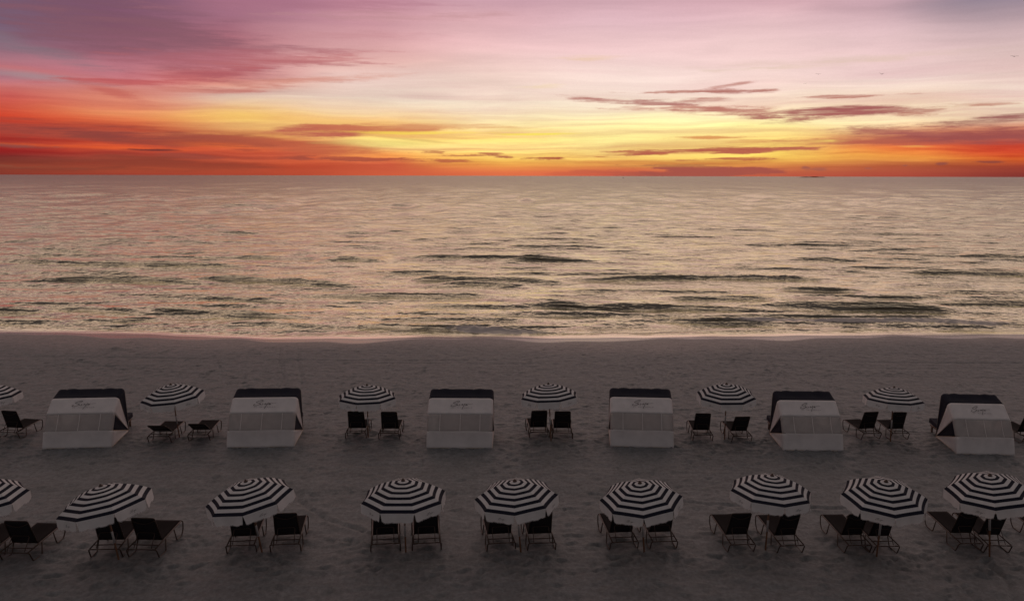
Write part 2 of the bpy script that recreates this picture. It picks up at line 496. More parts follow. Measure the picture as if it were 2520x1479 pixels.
def simple_mat(name, col, rough=.6, metal=0.0, var=.15, scale=20.0, spec=.5, bump=0.0):
    m, b, out = new_mat(name)
    co = b.new('ShaderNodeTexCoord').outputs['Object']
    nz = b.noise(co, scale, 4.0)['Fac']
    f = b.remap(nz, .3, .7, 1 - var, 1 + var, smooth=False)
    c = b.mix(1.0, (col[0], col[1], col[2], 1), b.xyz(f, f, f), 'MULTIPLY')
    p = principled(b, Base_Color=c, Metallic=metal, Roughness=rough)
    p.inputs['Specular IOR Level'].default_value = spec
    if bump:
        bn = b.new('ShaderNodeBump')
        bn.inputs['Strength'].default_value = bump
        bn.inputs['Distance'].default_value = .01
        b.put(bn.inputs['Height'], nz)
        b.put(p.inputs['Normal'], bn.outputs[0])
    b.nt.links.new(p.outputs[0], out.inputs[0])
    return m


def fabric_mat(name, col, transl=.25, rough=.85, weave=260.0, var=.08, bump=.25, spec=.2):
    m, b, out = new_mat(name)
    co = b.new('ShaderNodeTexCoord').outputs['Object']
    oi = b.new('ShaderNodeObjectInfo').outputs['Random']
    nz = b.noise(b.vm('ADD', co, b.xyz(b.m('MULTIPLY', oi, 31.0), oi, oi)), 3.5, 5.0)['Fac']
    fine = b.noise(co, weave, 2.0)['Fac']
    f = b.m('ADD', b.remap(nz, .25, .75, 1 - var, 1 + var, smooth=False), b.m('MULTIPLY', b.m('SUBTRACT', fine, .5), .08))
    c = b.mix(1.0, (col[0], col[1], col[2], 1), b.xyz(f, f, f), 'MULTIPLY')
    p = principled(b, Base_Color=c, Roughness=rough)
    p.inputs['Specular IOR Level'].default_value = spec
    bn = b.new('ShaderNodeBump')
    bn.inputs['Strength'].default_value = bump
    bn.inputs['Distance'].default_value = .02
    b.put(bn.inputs['Height'], nz)
    b.put(p.inputs['Normal'], bn.outputs[0])
    if transl:
        tr = b.new('ShaderNodeBsdfTranslucent')
        b.put(tr.inputs['Color'], c)
        mx = b.new('ShaderNodeMixShader')
        mx.inputs[0].default_value = transl
        b.nt.links.new(p.outputs[0], mx.inputs[1])
        b.nt.links.new(tr.outputs[0], mx.inputs[2])
        b.nt.links.new(mx.outputs[0], out.inputs[0])
    else:
        b.nt.links.new(p.outputs[0], out.inputs[0])
    return m


M_WHITE = fabric_mat('white_canvas', (.80, .785, .79), .36)
M_CABW = fabric_mat('white_cabana_canvas', (.80, .77, .775), .3)
M_NAVY = fabric_mat('navy_canvas', (.009, .0105, .022), .05)
M_SLING = fabric_mat('dark_sling', (.020, .017, .020), .04, rough=.55, weave=420., bump=.1)
M_SEAT = fabric_mat('seat_sling', (.016, .012, .012), .02, rough=.8, weave=420., bump=.1, spec=.06)
M_BRONZE = simple_mat('bronze_frame', (.055, .032, .023), .42, .2, .2, 30.)
M_WOOD = simple_mat('pole_wood', (.14, .062, .03), .55, 0, .3, 14., bump=.2)
M_STEEL = simple_mat('pole_sleeve_metal', (.42, .40, .40), .4, .6, .1)
M_ALU = simple_mat('hoop_aluminium', (.40, .33, .27), .4, .4, .15)
M_PRINT = simple_mat('dark_print', (.012, .013, .02), .7, 0, .1)
M_PRINT2 = simple_mat('grey_print', (.10, .10, .11), .7, 0, .1)
M_CUSH = fabric_mat('daybed_cushion', (.018, .018, .030), 0.0)
M_DBWOOD = simple_mat('daybed_frame_brown', (.12, .06, .035), .5, 0, .25, 12.)
M_BIRD = simple_mat('dark_plumage', (.03, .022, .02), .8, 0, .2)
M_BUOY = simple_mat('buoy_dark', (.03, .015, .012), .5, 0, .2)
M_HULL = simple_mat('boat_hull', (.06, .03, .03), .6, 0, .2)
M_LAND = simple_mat('far_land', (.035, .018, .018), .9, 0, .3, .02)

# clear vinyl
M_VINYL, _b, _o = new_mat('clear_vinyl')
_co = _b.new('ShaderNodeTexCoord').outputs['Object']
_nz = _b.noise(_co, 2.2, 4.0)['Fac']
_p = principled(_b, Base_Color=(.66, .65, .66, 1), Roughness=.3)
_bn = _b.new('ShaderNodeBump'); _bn.inputs['Strength'].default_value = .3; _bn.inputs['Distance'].default_value = .03
_b.put(_bn.inputs['Height'], _nz); _b.put(_p.inputs['Normal'], _bn.outputs[0])
_tl = _b.new('ShaderNodeBsdfTranslucent'); _tl.inputs['Color'].default_value = (.6, .56, .54, 1)
_m0 = _b.new('ShaderNodeMixShader'); _m0.inputs[0].default_value = .4
_b.nt.links.new(_p.outputs[0], _m0.inputs[1]); _b.nt.links.new(_tl.outputs[0], _m0.inputs[2])
_tr = _b.new('ShaderNodeBsdfTransparent'); _tr.inputs['Color'].default_value = (.86, .84, .82, 1)
_mx = _b.new('ShaderNodeMixShader')
_b.put(_mx.inputs[0], _b.remap(_nz, .3, .7, .52, .36, smooth=False))
_b.nt.links.new(_m0.outputs[0], _mx.inputs[1]); _b.nt.links.new(_tr.outputs[0], _mx.inputs[2])
_b.nt.links.new(_mx.outputs[0], _o.inputs[0])

# sand
M_SAND, _b, _o = new_mat('beach_sand')
_geo = _b.new('ShaderNodeNewGeometry').outputs['Position']
_wet = _b.new('ShaderNodeAttribute', attribute_name='wet').outputs['Fac']
_damp_light = _b.new('ShaderNodeAttribute', attribute_name='damp').outputs['Fac']
_n1 = _b.noise(_b.vm('MULTIPLY', _geo, (.25, .5, 1)), 1.0, 5.0)['Fac']
_n2 = _b.noise(_geo, 9.0, 5.0, .7)['Fac']
_n3 = _b.noise(_geo, 55.0, 3.0, .7)['Fac']
_n4 = _b.noise(_b.vm('MULTIPLY', _geo, (9.0, 6.5, 1)), 1.0, 4.0, .72)['Fac']
_n5 = _b.noise(_b.vm('MULTIPLY', _geo, (2.2, 1.7, 1)), 1.0, 4.0, .68)['Fac']
_mot = _b.m('MULTIPLY', _b.remap(_n4, .33, .67, .66, 1.34, smooth=False), _b.remap(_n5, .33, .67, .80, 1.20, smooth=False))
_v = _b.m('MULTIPLY', _b.m('MULTIPLY', _mot, _b.remap(_n1, .3, .7, .95, 1.05, smooth=False), _b.remap(_n2, .3, .7, .88, 1.12, smooth=False)), _b.remap(_n3, .25, .75, .90, 1.10, smooth=False))
_c = _b.mix(1.0, (.116, .122, .128, 1), _b.xyz(_v, _v, _v), 'MULTIPLY')
_c = _b.mix(_b.m('MULTIPLY', _damp_light, .8), _c, _b.mix(1.0, (.205, .172, .165, 1), _b.xyz(_v, _v, _v), 'MULTIPLY'))  # brighter light towards the water, painted into the sand colour
_c = _b.mix(_wet, _c, (.17, .125, .10, 1))
_rgh = _b.m('SUBTRACT', _b.m('SUBTRACT', .62, _b.m('MULTIPLY', _damp_light, .08)), _b.m('MULTIPLY', _wet, .28))
_p = principled(_b, Base_Color=_c, Roughness=_rgh)
_p.inputs['Specular IOR Level'].default_value = .85
_h = _b.m('ADD', _b.m('MULTIPLY', _n2, .03), _b.m('MULTIPLY', _n3, .009))
_bn = _b.new('ShaderNodeBump')
_b.put(_bn.inputs['Strength'], _b.m('SUBTRACT', .85, _b.m('MULTIPLY', _wet, .83)))
_bn.inputs['Distance'].default_value = 1.0
_b.put(_bn.inputs['Height'], _h)
_b.put(_p.inputs['Normal'], _bn.outputs[0])
_b.nt.links.new(_p.outputs[0], _o.inputs[0])

# sea
M_SEA, _b, _o = new_mat('sea_water')
_geo = _b.new('ShaderNodeNewGeometry').outputs['Position']
_calm = _b.new('ShaderNodeAttribute', attribute_name='calm').outputs['Fac']
_foam = _b.new('ShaderNodeAttribute', attribute_name='foam').outputs['Fac']
_g1 = _b.noise(_b.vm('MULTIPLY', _geo, (.14, .12, 1)), 1.0, 5.0, .57)['Fac']
_g2 = _b.noise(_b.vm('MULTIPLY', _geo, (1.1, 2.6, 1)), 1.0, 4.0, .6)['Fac']
_g4 = _b.noise(_b.vm('MULTIPLY', _geo, (.022, .007, 1)), 1.0, 3.0, .5)['Fac']
_h = _b.m('ADD', _b.m('ADD', _b.m('MULTIPLY', _g1, 2.6), _b.m('MULTIPLY', _g2, .07)), _b.m('MULTIPLY', _g4, 3.5))
_bn = _b.new('ShaderNodeBump')
_b.put(_bn.inputs['Strength'], _b.m('SUBTRACT', 1.0, _b.m('MULTIPLY', _calm, .97)))
_bn.inputs['Distance'].default_value = 1.0
_b.put(_bn.inputs['Height'], _h)
_p = principled(_b, Base_Color=(.13, .095, .09, 1), Roughness=.3, IOR=1.33)
_p.inputs['Specular IOR Level'].default_value = .12
_b.put(_p.inputs['Normal'], _bn.outputs[0])
_gl = _b.new('ShaderNodeBsdfGlossy'); _gl.inputs['Roughness'].default_value = .19
_gl.inputs['Color'].default_value = (1.0, .985, .76, 1)
_b.put(_gl.inputs['Normal'], _bn.outputs[0])
_lw = _b.new('ShaderNodeLayerWeight'); _lw.inputs['Blend'].default_value = .55
_b.put(_lw.inputs['Normal'], _bn.outputs[0])
_lwg = _b.new('ShaderNodeLayerWeight'); _lwg.inputs['Blend'].default_value = .5
_mx = _b.new('ShaderNodeMixShader')
_b.put(_mx.inputs[0], _b.m('MULTIPLY', _b.remap(_lw.outputs['Facing'], .42, .80, .15, .96, smooth=False), _b.remap(_lwg.outputs['Facing'], .90, 1.0, 1.0, .20, smooth=False)))
_b.nt.links.new(_p.outputs[0], _mx.inputs[1]); _b.nt.links.new(_gl.outputs[0], _mx.inputs[2])
_fo = principled(_b, Base_Color=(.60, .54, .54, 1), Roughness=.8)
_fn = _b.noise(_b.vm('MULTIPLY', _geo, (2.2, 3.5, 1)), 1.0, 6.0, .7)['Fac']
_fm = _b.remap(_b.m('ADD', _fn, _b.m('SUBTRACT', _foam, 1.0)), -.10, .22, 0, .75)
_mf = _b.new('ShaderNodeMixShader')
_b.put(_mf.inputs[0], _fm)
_b.nt.links.new(_mx.outputs[0], _mf.inputs[1]); _b.nt.links.new(_fo.outputs[0], _mf.inputs[2])
_b.nt.links.new(_mf.outputs[0], _o.inputs[0])

# ------------------------------------------------------------------ beach and sea
SEA_Z = -0.35
SH_X = np.array([-300, -60, -30.7, -22.4, -14.4, -8.5, -5.6, -0.8, 1.2, 8.1, 9.1, 20.4, 30.8, 60, 300])
SH_Y = np.array([53, 52.5, 51.7, 51.1, 49.6, 49.8, 50.3, 50.6, 50.1, 50.3, 50.6, 51.3, 51.7, 52, 52])


def shore(x):
    xs = np.linspace(-300, 300, 2401)
    ys = np.interp(xs, SH_X, SH_Y)
    k = np.hanning(13); k /= k.sum()
    ys = np.convolve(np.pad(ys, 6, mode='edge'), k, 'valid')
    return np.interp(x, xs, ys) + .07 * np.sin(x * 1.13 + 1) + .04 * np.sin(x * 2.3)


def polyline_dist(x, y, pts):
    d = np.full(x.shape, 1e9)
    for (ax, ay), (bx, by) in zip(pts, pts[1:]):
        vx, vy = bx - ax, by - ay
        t = np.clip(((x - ax) * vx + (y - ay) * vy) / (vx * vx + vy * vy), 0, 1)
        d = np.minimum(d, np.hypot(x - ax - t * vx, y - ay - t * vy))
    return d


xs = np.concatenate([-np.geomspace(400, 38.5, 14), np.arange(-38, 38.01, .085), np.geomspace(38.5, 400, 14)])
ysn = np.concatenate([np.linspace(-160, 14, 14), np.arange(14.6, 34, .07), np.arange(34, 54, .11), np.linspace(54.5, 110, 12)])
X, Y = np.meshgrid(xs, ysn)
SD = shore(X) - Y
Z = np.where(SD > 0, -.35 * np.clip(1 - SD / 9.0, 0, 1) ** 1.5, -.35 + .06 * SD)
rough_amt = smooth01((SD - 1.6) / 2.0) * (np.abs(X) < 60) * (Y > 12)
near = smooth01((40 - Y) / 10.0)
lump = fbm(X * 2.6, Y * 3.0, 3, 1) * .022 + fbm(X * 6.5, Y * 7.0, 2, 9) * .030
pits = np.clip(fbm(X * 1.9, Y * 2.3, 2, 21) - .12, 0, 1) * .10
broad = fbm(X * .28, Y * .5, 3, 31) * .05
Z = Z + rough_amt * (lump - pits * .5 + broad * .2)
# raked furrows along the beach
for y0, sl, amp_, ph in ((42.4, -.012, .05, 0), (41.2, -.03, .04, 2), (39.6, -.055, .035, 4), (44.2, .0, .025, 1)):
    yc = y0 + sl * X + .25 * np.sin(X * .21 + ph)
    env = np.clip(fbm(X * .12 + ph * 7, Y * 0 + ph, 2, 40) + .35, 0, 1)
    Z -= amp_ * env * np.exp(-((Y - yc) / .16) ** 2) * rough_amt
# wheel tracks, each a pair of grooves with small rims
TRACKS = [
    [(-6.2, 26.0), (-6.26, 24.4), (-5.9, 23.4), (-5.5, 22.8), (-4.8, 22.0), (-3.8, 21.3)],
    [(-12.4, 45.9), (-11.4, 42), (-10.2, 38.3), (-9.6, 33), (-8.6, 31)],
    [(-11.4, 45.9), (-10.5, 42), (-9.2, 37.5), (-8.6, 33)],
    [(9.3, 20.2), (9.75, 19.4), (10.0, 18.4), (10.05, 16)],
    [(10.6, 20.4), (11.2, 19.4), (11.2, 18.6), (10.8, 17.6), (10.4, 16)],
    [(12.6, 21.2), (12.4, 20.4), (12.25, 19.6), (11.9, 18.4)],
    [(2.2, 24.0), (5.5, 23.2), (9, 22.9), (14, 23.3)],
]
for tr in TRACKS:
    d = polyline_dist(X, Y, tr)
    Z += rough_amt * (-.045 * np.exp(-(d / .07) ** 2) + .02 * np.exp(-((d - .16) / .07) ** 2))
# tyre tread band behind the cabanas
tread = (np.exp(-((Y - 24.2 - .1 * np.sin(X * .2)) / .28) ** 4)) * (X < 3.5) * (X > -16)
Z += tread * rough_amt * .014 * np.sign(np.sin(X * 22 + np.abs(Y - 24.2) * 30))
tread2 = (np.exp(-((Y - 16.9 - .06 * X) / .35) ** 4)) * (X > -2)
Z += tread2 * rough_amt * .014 * np.sign(np.sin(X * 20 + np.abs(Y - 16.9 - .06 * X) * 30))
# footprints: small heel-and-toe hollows wandering between the furniture and the water
def stamp(x0, y0, ang, dep):
    i0_, i1_ = np.searchsorted(xs, (x0 - .3, x0 + .3)); j0_, j1_ = np.searchsorted(ysn, (y0 - .3, y0 + .3))
    if i1_ - i0_ < 3 or j1_ - j0_ < 3:
        return
    gx, gy = X[j0_:j1_, i0_:i1_] - x0, Y[j0_:j1_, i0_:i1_] - y0
    c_, s_ = math.cos(ang), math.sin(ang)
    a_, b_ = gx * c_ + gy * s_, -gx * s_ + gy * c_
    q_ = (a_ / .15) ** 2 + (b_ / .07) ** 2
    Z[j0_:j1_, i0_:i1_] += rough_amt[j0_:j1_, i0_:i1_] * dep * (-np.exp(-q_) + .45 * np.exp(-(np.sqrt(q_) - 1.7) ** 2 * 3))


fr = random.Random(21)
for _w in range(150):                     # walks
    px_, py_ = fr.uniform(-26, 26), fr.choice((fr.uniform(16, 24), fr.uniform(24, 34), fr.uniform(30, 44)))
    an = fr.choice((0, math.pi / 2)) + fr.gauss(0, .5) if fr.random() < .7 else fr.uniform(0, 6.28)
    side = 1
    for _s in range(fr.randint(8, 28)):
        an += fr.gauss(0, .12); side = -side
        px_ += .62 * math.cos(an); py_ += .62 * math.sin(an)
        stamp(px_ - side * .1 * math.sin(an), py_ + side * .1 * math.cos(an), an + side * .12, fr.uniform(.02, .045))
# a small heap of sand near the water
Z += .16 * np.exp(-(((X + 20.8) / .45) ** 2 + ((Y - 45.1) / .4) ** 2))
FUR = [(-14.5, 27.5), (-8.4, 27.7), (-1.7, 27.7), (4.4, 27.8), (10, 27.5), (15.5, 27.2)]
UMB_AT = [(-12.32, 19.68), (-9.22, 19.47), (-5.96, 19.87), (-2.53, 19.89), (.23, 19.97), (3.20, 19.96), (6.15, 20.10), (8.70, 19.76), (11.38, 19.72), (-17.71, 29.0), (-11.44, 29.14), (-4.96, 29.24), (1.35, 28.87), (7.32, 29.06), (12.91, 28.82)]
for (ux, uy) in UMB_AT + FUR:   # trampled sand round the furniture
    for _s in range(46):
        stamp(ux + fr.gauss(0, .9), uy + fr.gauss(-.2, .6), fr.uniform(0, 6.28), fr.uniform(.02, .05))
for (ux, uy) in UMB_AT:     # loose sand heaped round each pole
    q = ((X - ux) / .22) ** 2 + ((Y - uy) / .22) ** 2
    Z += .05 * np.exp(-q)
Pn = np.stack([X, Y, Z], -1)
sand_me = grid_mesh('beach_sand', Pn, (M_SAND,))
wetv = smooth01((1.7 + .5 * np.sin(X * .5) + .3 * np.sin(X * 1.3) - SD) / .7)
damp_light_v = smooth01((6.8 + 1.2 * np.sin(X * .21) - SD) / 5.0)  # damp, smoother strip; also the mask for the brightness painted near the water
for nm, arr in (('wet', wetv), ('damp', damp_light_v)):
    at = sand_me.attributes.new(nm, 'FLOAT', 'POINT')
    at.data.foreach_set('value', arr.astype(np.float32).ravel())
sand = obj('beach_sand', sand_me)
tag(sand, kind='structure')

# sea surface: a fan of rows that widen with distance
CRESTS = [
    ([(-55.6,94.5),(-47.5,91.6),(-40.4,90.1),(-32.9,89.1),(-25.8,87.7)],0.30),
    ([(-42.4,76.4),(-37.9,77.7),(-32.9,77.2),(-27.7,75.8)],0.28),
    ([(-27.7,77.9),(-24.8,78.0),(-20.1,76.6),(-15.0,74.3)],0.30),
    ([(-28.9,66.1),(-25.6,65.7),(-21.4,65.1),(-16.2,63.7)],0.25),
    ([(-36.0,59.3),(-32.6,58.7)],0.25),
    ([(-31.7,60.1),(-28.3,59.5),(-24.7,58.3)],0.20),
    ([(-25.2,59.5),(-21.4,58.1),(-16.6,56.7)],0.28),
    ([(-31.1,57.0),(-28.3,56.7)],0.15),
    ([(-27.5,55.1),(-25.3,54.8),(-23.5,55.5)],0.20),
    ([(-33.3,54.7),(-30.4,54.6)],0.20),
    ([(-18.8,54.7),(-15.5,53.9),(-11.6,53.5),(-6.5,52.8),(-1.5,52.1),(2.9,51.7)],0.22),
    ([(3.9,55.7),(8.8,55.1),(12.7,54.7),(19.2,55.1),(25.6,54.8),(33.5,54.6)],0.26),
    ([(-19.3,96.3),(-17.7,97.3),(-15.6,95.5)],0.25),
    ([(-12.1,99.4),(-6.1,99.6),(-0.0,98.7),(3.6,96.4),(8.5,95.6)],0.26),
    ([(5.1,78.0),(10.7,78.7),(16.4,79.8),(22.1,80.2),(28.7,79.1)],0.42),
    ([(-0.0,77.9),(3.6,76.4)],0.20),
    ([(39.3,85.0),(43.2,84.7),(50.5,83.1)],0.38),
    ([(55.1,103.7),(61.4,101.3)],0.25),
    ([(33.1,98.6),(36.5,97.7)],0.18),
    ([(2.3,62.4),(5.4,60.9),(8.6,60.6)],0.25),
    ([(9.2,61.2),(13.9,60.1),(19.4,58.8)],0.30),
    ([(17.3,61.3),(21.5,61.7),(26.8,60.7),(30.2,60.0)],0.32),
    ([(29.1,62.4),(34.0,63.5),(38.5,63.0)],0.38),
    ([(-7.3,78.3),(-2.2,77.8)],0.20),
    ([(-4.6,75.4),(-0.0,74.1)],0.20),
    ([(-6.4,62.3),(0.0,61.4)],0.25),
    ([(-14.7,62.7),(-10.4,61.2)],0.15),
    ([(12.5,66.8),(19.9,66.3)],0.20),
    ([(23.6,71.8),(26.0,71.1)],0.20),
    ([(26.0,65.9),(31.5,67.1)],0.20),
    ([(35.5,70.8),(40.9,70.4)],0.20),
    ([(-46.0,141.4),(-42.1,141.6)],0.18),
    ([(1.1,116.6),(6.4,114.7)],0.20),
    ([(-60.7,108.4),(-51.3,105.8)],0.20),
    ([(-50,84.0),(-38,82.6),(-24,81.5)],0.13), ([(-16,84.5),(0,83.2),(14,84)],0.13),
    ([(-34,68.6),(-22,68.2),(-8,67.6),(4,67.2)],0.13), ([(2,70.6),(16,70.2),(30,71.5)],0.14), ([(-14,58.9),(-4,58.2),(8,57.6)],0.15),
    ([(-38,62.6),(-26,62.2),(-16,61.4)],0.14), ([(-24,57.2),(-10,56.2),(2,55.8)],0.14), ([(6,57.6),(18,57.2),(34,57.6)],0.16),
    ([(-62,102),(-40,100),(-22,99)],0.15), ([(12,90),(30,88.6),(46,90)],0.15), ([(-30,116),(-4,114)],0.16), ([(16,122),(50,118)],0.16),
]
rows = [46.0, 47.0]
y_ = 48.2
while y_ < 3000:
    rows.append(y_)
    y_ += .05 if y_ < 53.5 else .09 * (y_ / 50.0) ** 2
rows += list(np.geomspace(3300, 90000, 16))
rows = np.array(rows)
ts = np.concatenate([[-6, -3, -1.6, -1.1, -.85], np.linspace(-.72, .72, 760), [.85, 1.1, 1.6, 3, 6]])
T, Y = np.meshgrid(ts, rows)
X = T * (Y + 4)
SDw = Y - shore(X)                       # metres out from the waterline
Hh = np.zeros_like(X)
fade = smooth01((420 - Y) / 200.0)
env = .85 + .45 * fbm(X * .02, Y * .05, 3, 60)
rs = np.random.RandomState(11)
for k in range(7):                       # long-crested swell running in to the beach
    wl = 7 + 2.2 * k; th = rs.uniform(-.16, .10)
    ph = rs.uniform(0, 6.28)
    arg = 2 * math.pi / wl * (Y * math.cos(th) + X * math.sin(th)) + ph + 3.2 * fbm(X * .03, Y * .03, 2, 70 + k)
    Hh += .036 * env * (np.exp(3.0 * (np.sin(arg) - 1)) - .25)
for k, (wl, th) in enumerate(((3.7, -.05), (4.9, .03), (6.3, -.02), (8.4, .05))):   # thin long lines of small waves
    arg = 2 * math.pi / wl * (Y * math.cos(th) + X * math.sin(th)) + 1.7 * k + 2.6 * fbm(X * .035, Y * .06, 2, 140 + k)
    ev = np.clip(.55 + 1.5 * fbm(X * .035 + 9 * k, Y * .16, 2, 150 + k), 0, 1.4)
    Hh += .0125 * wl * ev * np.exp(4.0 * (np.sin(arg) - 1)) * np.clip(1.3 - Y / (34 * wl), 0, 1)
for k in range(26):                      # chop
    wl = rs.uniform(.9, 4.2); th = rs.uniform(-.42, .36)
    arg = 2 * math.pi / wl * (Y * math.cos(th) + X * math.sin(th)) + rs.uniform(0, 6.28)
    Hh += .0060 * wl ** .9 * np.sin(arg) * np.clip(1.2 - Y / (60 * wl), 0, 1) * (.6 + 1.2 * np.clip(vnoise(X * .15, Y * .3, 80 + k) + .3, 0, 1))
foam = np.zeros_like(X)
for ci, (pts, amp_) in enumerate(CRESTS):
    px = np.array([p[0] for p in pts]); py = np.array([p[1] for p in pts])
    m_ = (X > px[0] - 5) & (X < px[-1] + 5) & (np.abs(Y - py.mean()) < 9)
    xx, yy = X[m_], Y[m_]
    L = px[-1] - px[0]
    yc = np.interp(xx, px, py) + .30 * fbm(xx * .25, yy * 0 + ci, 2, 90)
    e = smooth01((xx - px[0] + 3) / (.2 * L + 3)) * smooth01((px[-1] + 3 - xx) / (.2 * L + 3))
    e *= 1.0 + .3 * fbm(xx * .3, yy * 0 + 3 * ci, 2, 95)
    s = yy - yc
    sc_ = py.mean() / 75.0
    wf, wb = .30 + .24 * sc_, 1.0 + .7 * sc_
    prof = np.where(s > 0, np.exp(-(s / wb) ** 2), np.exp(-(s / wf) ** 2))
    Hh[m_] += (.55 + .45 * min(1, .24 / amp_)) * (1.45 if 72 < py.mean() < 110 and px.mean() < 10 else 1.05) * (1.0 if ci in (10, 11) else 1.12) * amp_ * e * prof
    if ci in (10, 11, 14):
        x_from = {10: -6.0, 11: 12.0, 14: 13.0}[ci]
        br = smooth01((xx - x_from) / 4.0) * e
        foam[m_] = np.maximum(foam[m_], br * np.clip(np.exp(-((s + .25) / .5) ** 2) * 1.0, 0, 1) * (1.0 if ci != 14 else .5))
        Hh[m_] += br * .10 * fbm(xx * 2.6, yy * 3.2, 3, 3) * np.exp(-((s + .25) / .6) ** 2)
damp_sw = smooth01((SDw - .5) / 1.1)
Hh *= fade * damp_sw
for k, lam in enumerate((1.6, 3, 6, 12, 24, 48, 96, 192, 384)):     # wind waves of every size the eye can still part
    d0 = math.sqrt(4085 * lam)
    win = np.exp(-(np.log(Y / d0) / .38) ** 2)
    a_ = min(.95, (.15 if lam < 4 else .25) * lam / 6.28)
    lx_ = .034 * d0
    Hh += a_ * win * (fbm(X / lx_ + 40 * k, Y / lam, 2, 300 + k) * 1.6) * damp_sw
# thin sheets of swash overlapping each other
for k, (off, a_) in enumerate(((.55, .012), (1.1, .014), (1.8, .016))):
    edge = off + .55 * fbm(X * .22 + 5 * k, Y * 0 + k, 3, 100 + k) + .12 * np.sin(X * .9 + k)
    Hh += a_ * smooth01((SDw - edge) / .06) * (SDw < 12)
    foam = np.maximum(foam, .5 * np.exp(-((SDw - edge - .12) / .12) ** 2) * (fbm(X * .4, Y * 0 + 9 * k, 2, 110) > -.05))
foam = np.maximum(foam, .42 * smooth01((SDw - .6) / .5) * smooth01((3.2 - SDw) / 1.2) * np.clip(fbm(X * .9, Y * 2.5, 3, 120) * 1.6 + .6, 0, 1))
calm = 1 - smooth01((SDw - .4) / 1.2)
sea_me = grid_mesh('sea', np.stack([X, Y, SEA_Z + Hh], -1), (M_SEA,))
for nm, arr in (('calm', calm), ('foam', foam)):
    at = sea_me.attributes.new(nm, 'FLOAT', 'POINT')
    at.data.foreach_set('value', arr.astype(np.float32).ravel())
sea = obj('sea', sea_me)
tag(sea, kind='structure')

# far low island on the horizon
iv, ifc = [], []
NI = 44
for i in range(NI):
    t = i / (NI - 1)
    x = 2720 + t * 225
    hgt = 2.0 + 5.5 * max(0, math.sin(math.pi * t)) ** .5 * (.35 + .65 * abs(math.sin(t * 7.3 + .6))) + random.uniform(0, 1.2)
    if t in (0.0, 1.0):
        hgt = .3
    for (yy, zz) in ((8300, -2.5), (8310, hgt), (8360, hgt * .7), (8380, -2.5)):
        iv.append((x, yy, zz + SEA_Z))
for i in range(NI - 1):
    for j in range(3):
        a = i * 4 + j
        ifc.append((a, a + 4, a + 5, a + 1))
island = obj('island', mesh('island', iv, ifc, (M_LAND,)))
tag(island, kind='structure')

# ------------------------------------------------------------------ lettering
STROKES = [
    [(1385, 553), (1430, 545), (1480, 525), (1507, 497), (1497, 474), (1450, 474), (1380, 492), (1300, 527), (1240, 556), (1238, 580), (1280, 592), (1345, 602), (1393, 622), (1392, 652), (1340, 690), (1270, 712), (1190, 720), (1138, 710), (1128, 685), (1150, 662), (1190, 650)],
    [(1418, 618), (1412, 652), (1428, 668), (1455, 652)],
    [(1505, 618), (1522, 650), (1480, 700)], [(1522, 648), (1556, 640)],
    [(1668, 626), (1628, 622), (1602, 642), (1618, 658), (1655, 640), (1668, 626), (1662, 655), (1690, 648)],
    [(1762, 582), (1720, 665), (1672, 760), (1624, 852)],
    [(1842, 630), (1808, 634), (1785, 655), (1800, 668), (1832, 648), (1842, 630), (1845, 662), (1880, 650)],
    [(1700, 622), (1790, 606), (1880, 604), (1960, 612), (2040, 604), (2112, 606)],
]


def catmull(p, n=5):
    p = [Vector((a, b)) for a, b in p]
    q = [p[0]] + p + [p[-1]]
    out = []
    for i in range(1, len(q) - 2):
        for k in range(n):
            t = k / n
            a, b, c, d = q[i - 1], q[i], q[i + 1], q[i + 2]
            out.append(.5 * ((2 * b) + (c - a) * t + (2 * a - 5 * b + 4 * c - d) * t * t + (3 * b - a - 3 * c + d) * t ** 3))
    out.append(p[-1])
    return out


def wordmark_mesh(width_m, yscale, thick, name):
    """flat ribbons in the XY plane, centred, x to the right, y up"""
    sx_ = width_m / 985.0
    V, F = [], []
    for si, st in enumerate(STROKES):
        pts = [Vector(((p.x - 1620) * sx_, (640 - p.y) * sx_ * yscale)) for p in catmull(st)]
        b = len(V)
        w = thick * (.55 if si == 7 else 1.0)
        for i, p in enumerate(pts):
            t = (pts[min(i + 1, len(pts) - 1)] - pts[max(i - 1, 0)])
            t = t.normalized() if t.length > 1e-9 else Vector((1, 0))
            nrm = Vector((-t.y, t.x)) * w * .5
            V.append((p.x + nrm.x, p.y + nrm.y, 0)); V.append((p.x - nrm.x, p.y - nrm.y, 0))
        for i in range(len(pts) - 1):
            F.append((b + 2 * i, b + 2 * i + 1, b + 2 * i + 3, b + 2 * i + 2))
    return mesh(name, V, F, (M_PRINT,))


def text_mesh(body, size, spacing, name, mat):
    cu = bpy.data.curves.new(name, 'FONT')
    cu.body = body
    cu.size = size
    cu.space_character = spacing
    cu.align_x = 'CENTER'
    cu.align_y = 'CENTER'
    o = bpy.data.objects.new(name + '_tmp', cu)
    COL.objects.link(o)
    dg = bpy.context.evaluated_depsgraph_get()
    me = bpy.data.meshes.new_from_object(o.evaluated_get(dg))
    bpy.data.objects.remove(o)
    bpy.data.curves.remove(cu)
    me.name = name
    me.materials.clear()
    me.materials.append(mat)
    return me


ME_WORD = wordmark_mesh(.74, 1.25, .0135, 'wordmark')
ME_WORD_S = wordmark_mesh(.20, 1.1, .0045, 'small_wordmark')
ME_TEXT = text_mesh('ST. PETE BEACH', .058, 1.75, 'small_print', M_PRINT2)

# ------------------------------------------------------------------ umbrellas
DROP = .40


def canopy_z(r_):
    return -(.08 * r_ + .32 * r_ ** 2.1)


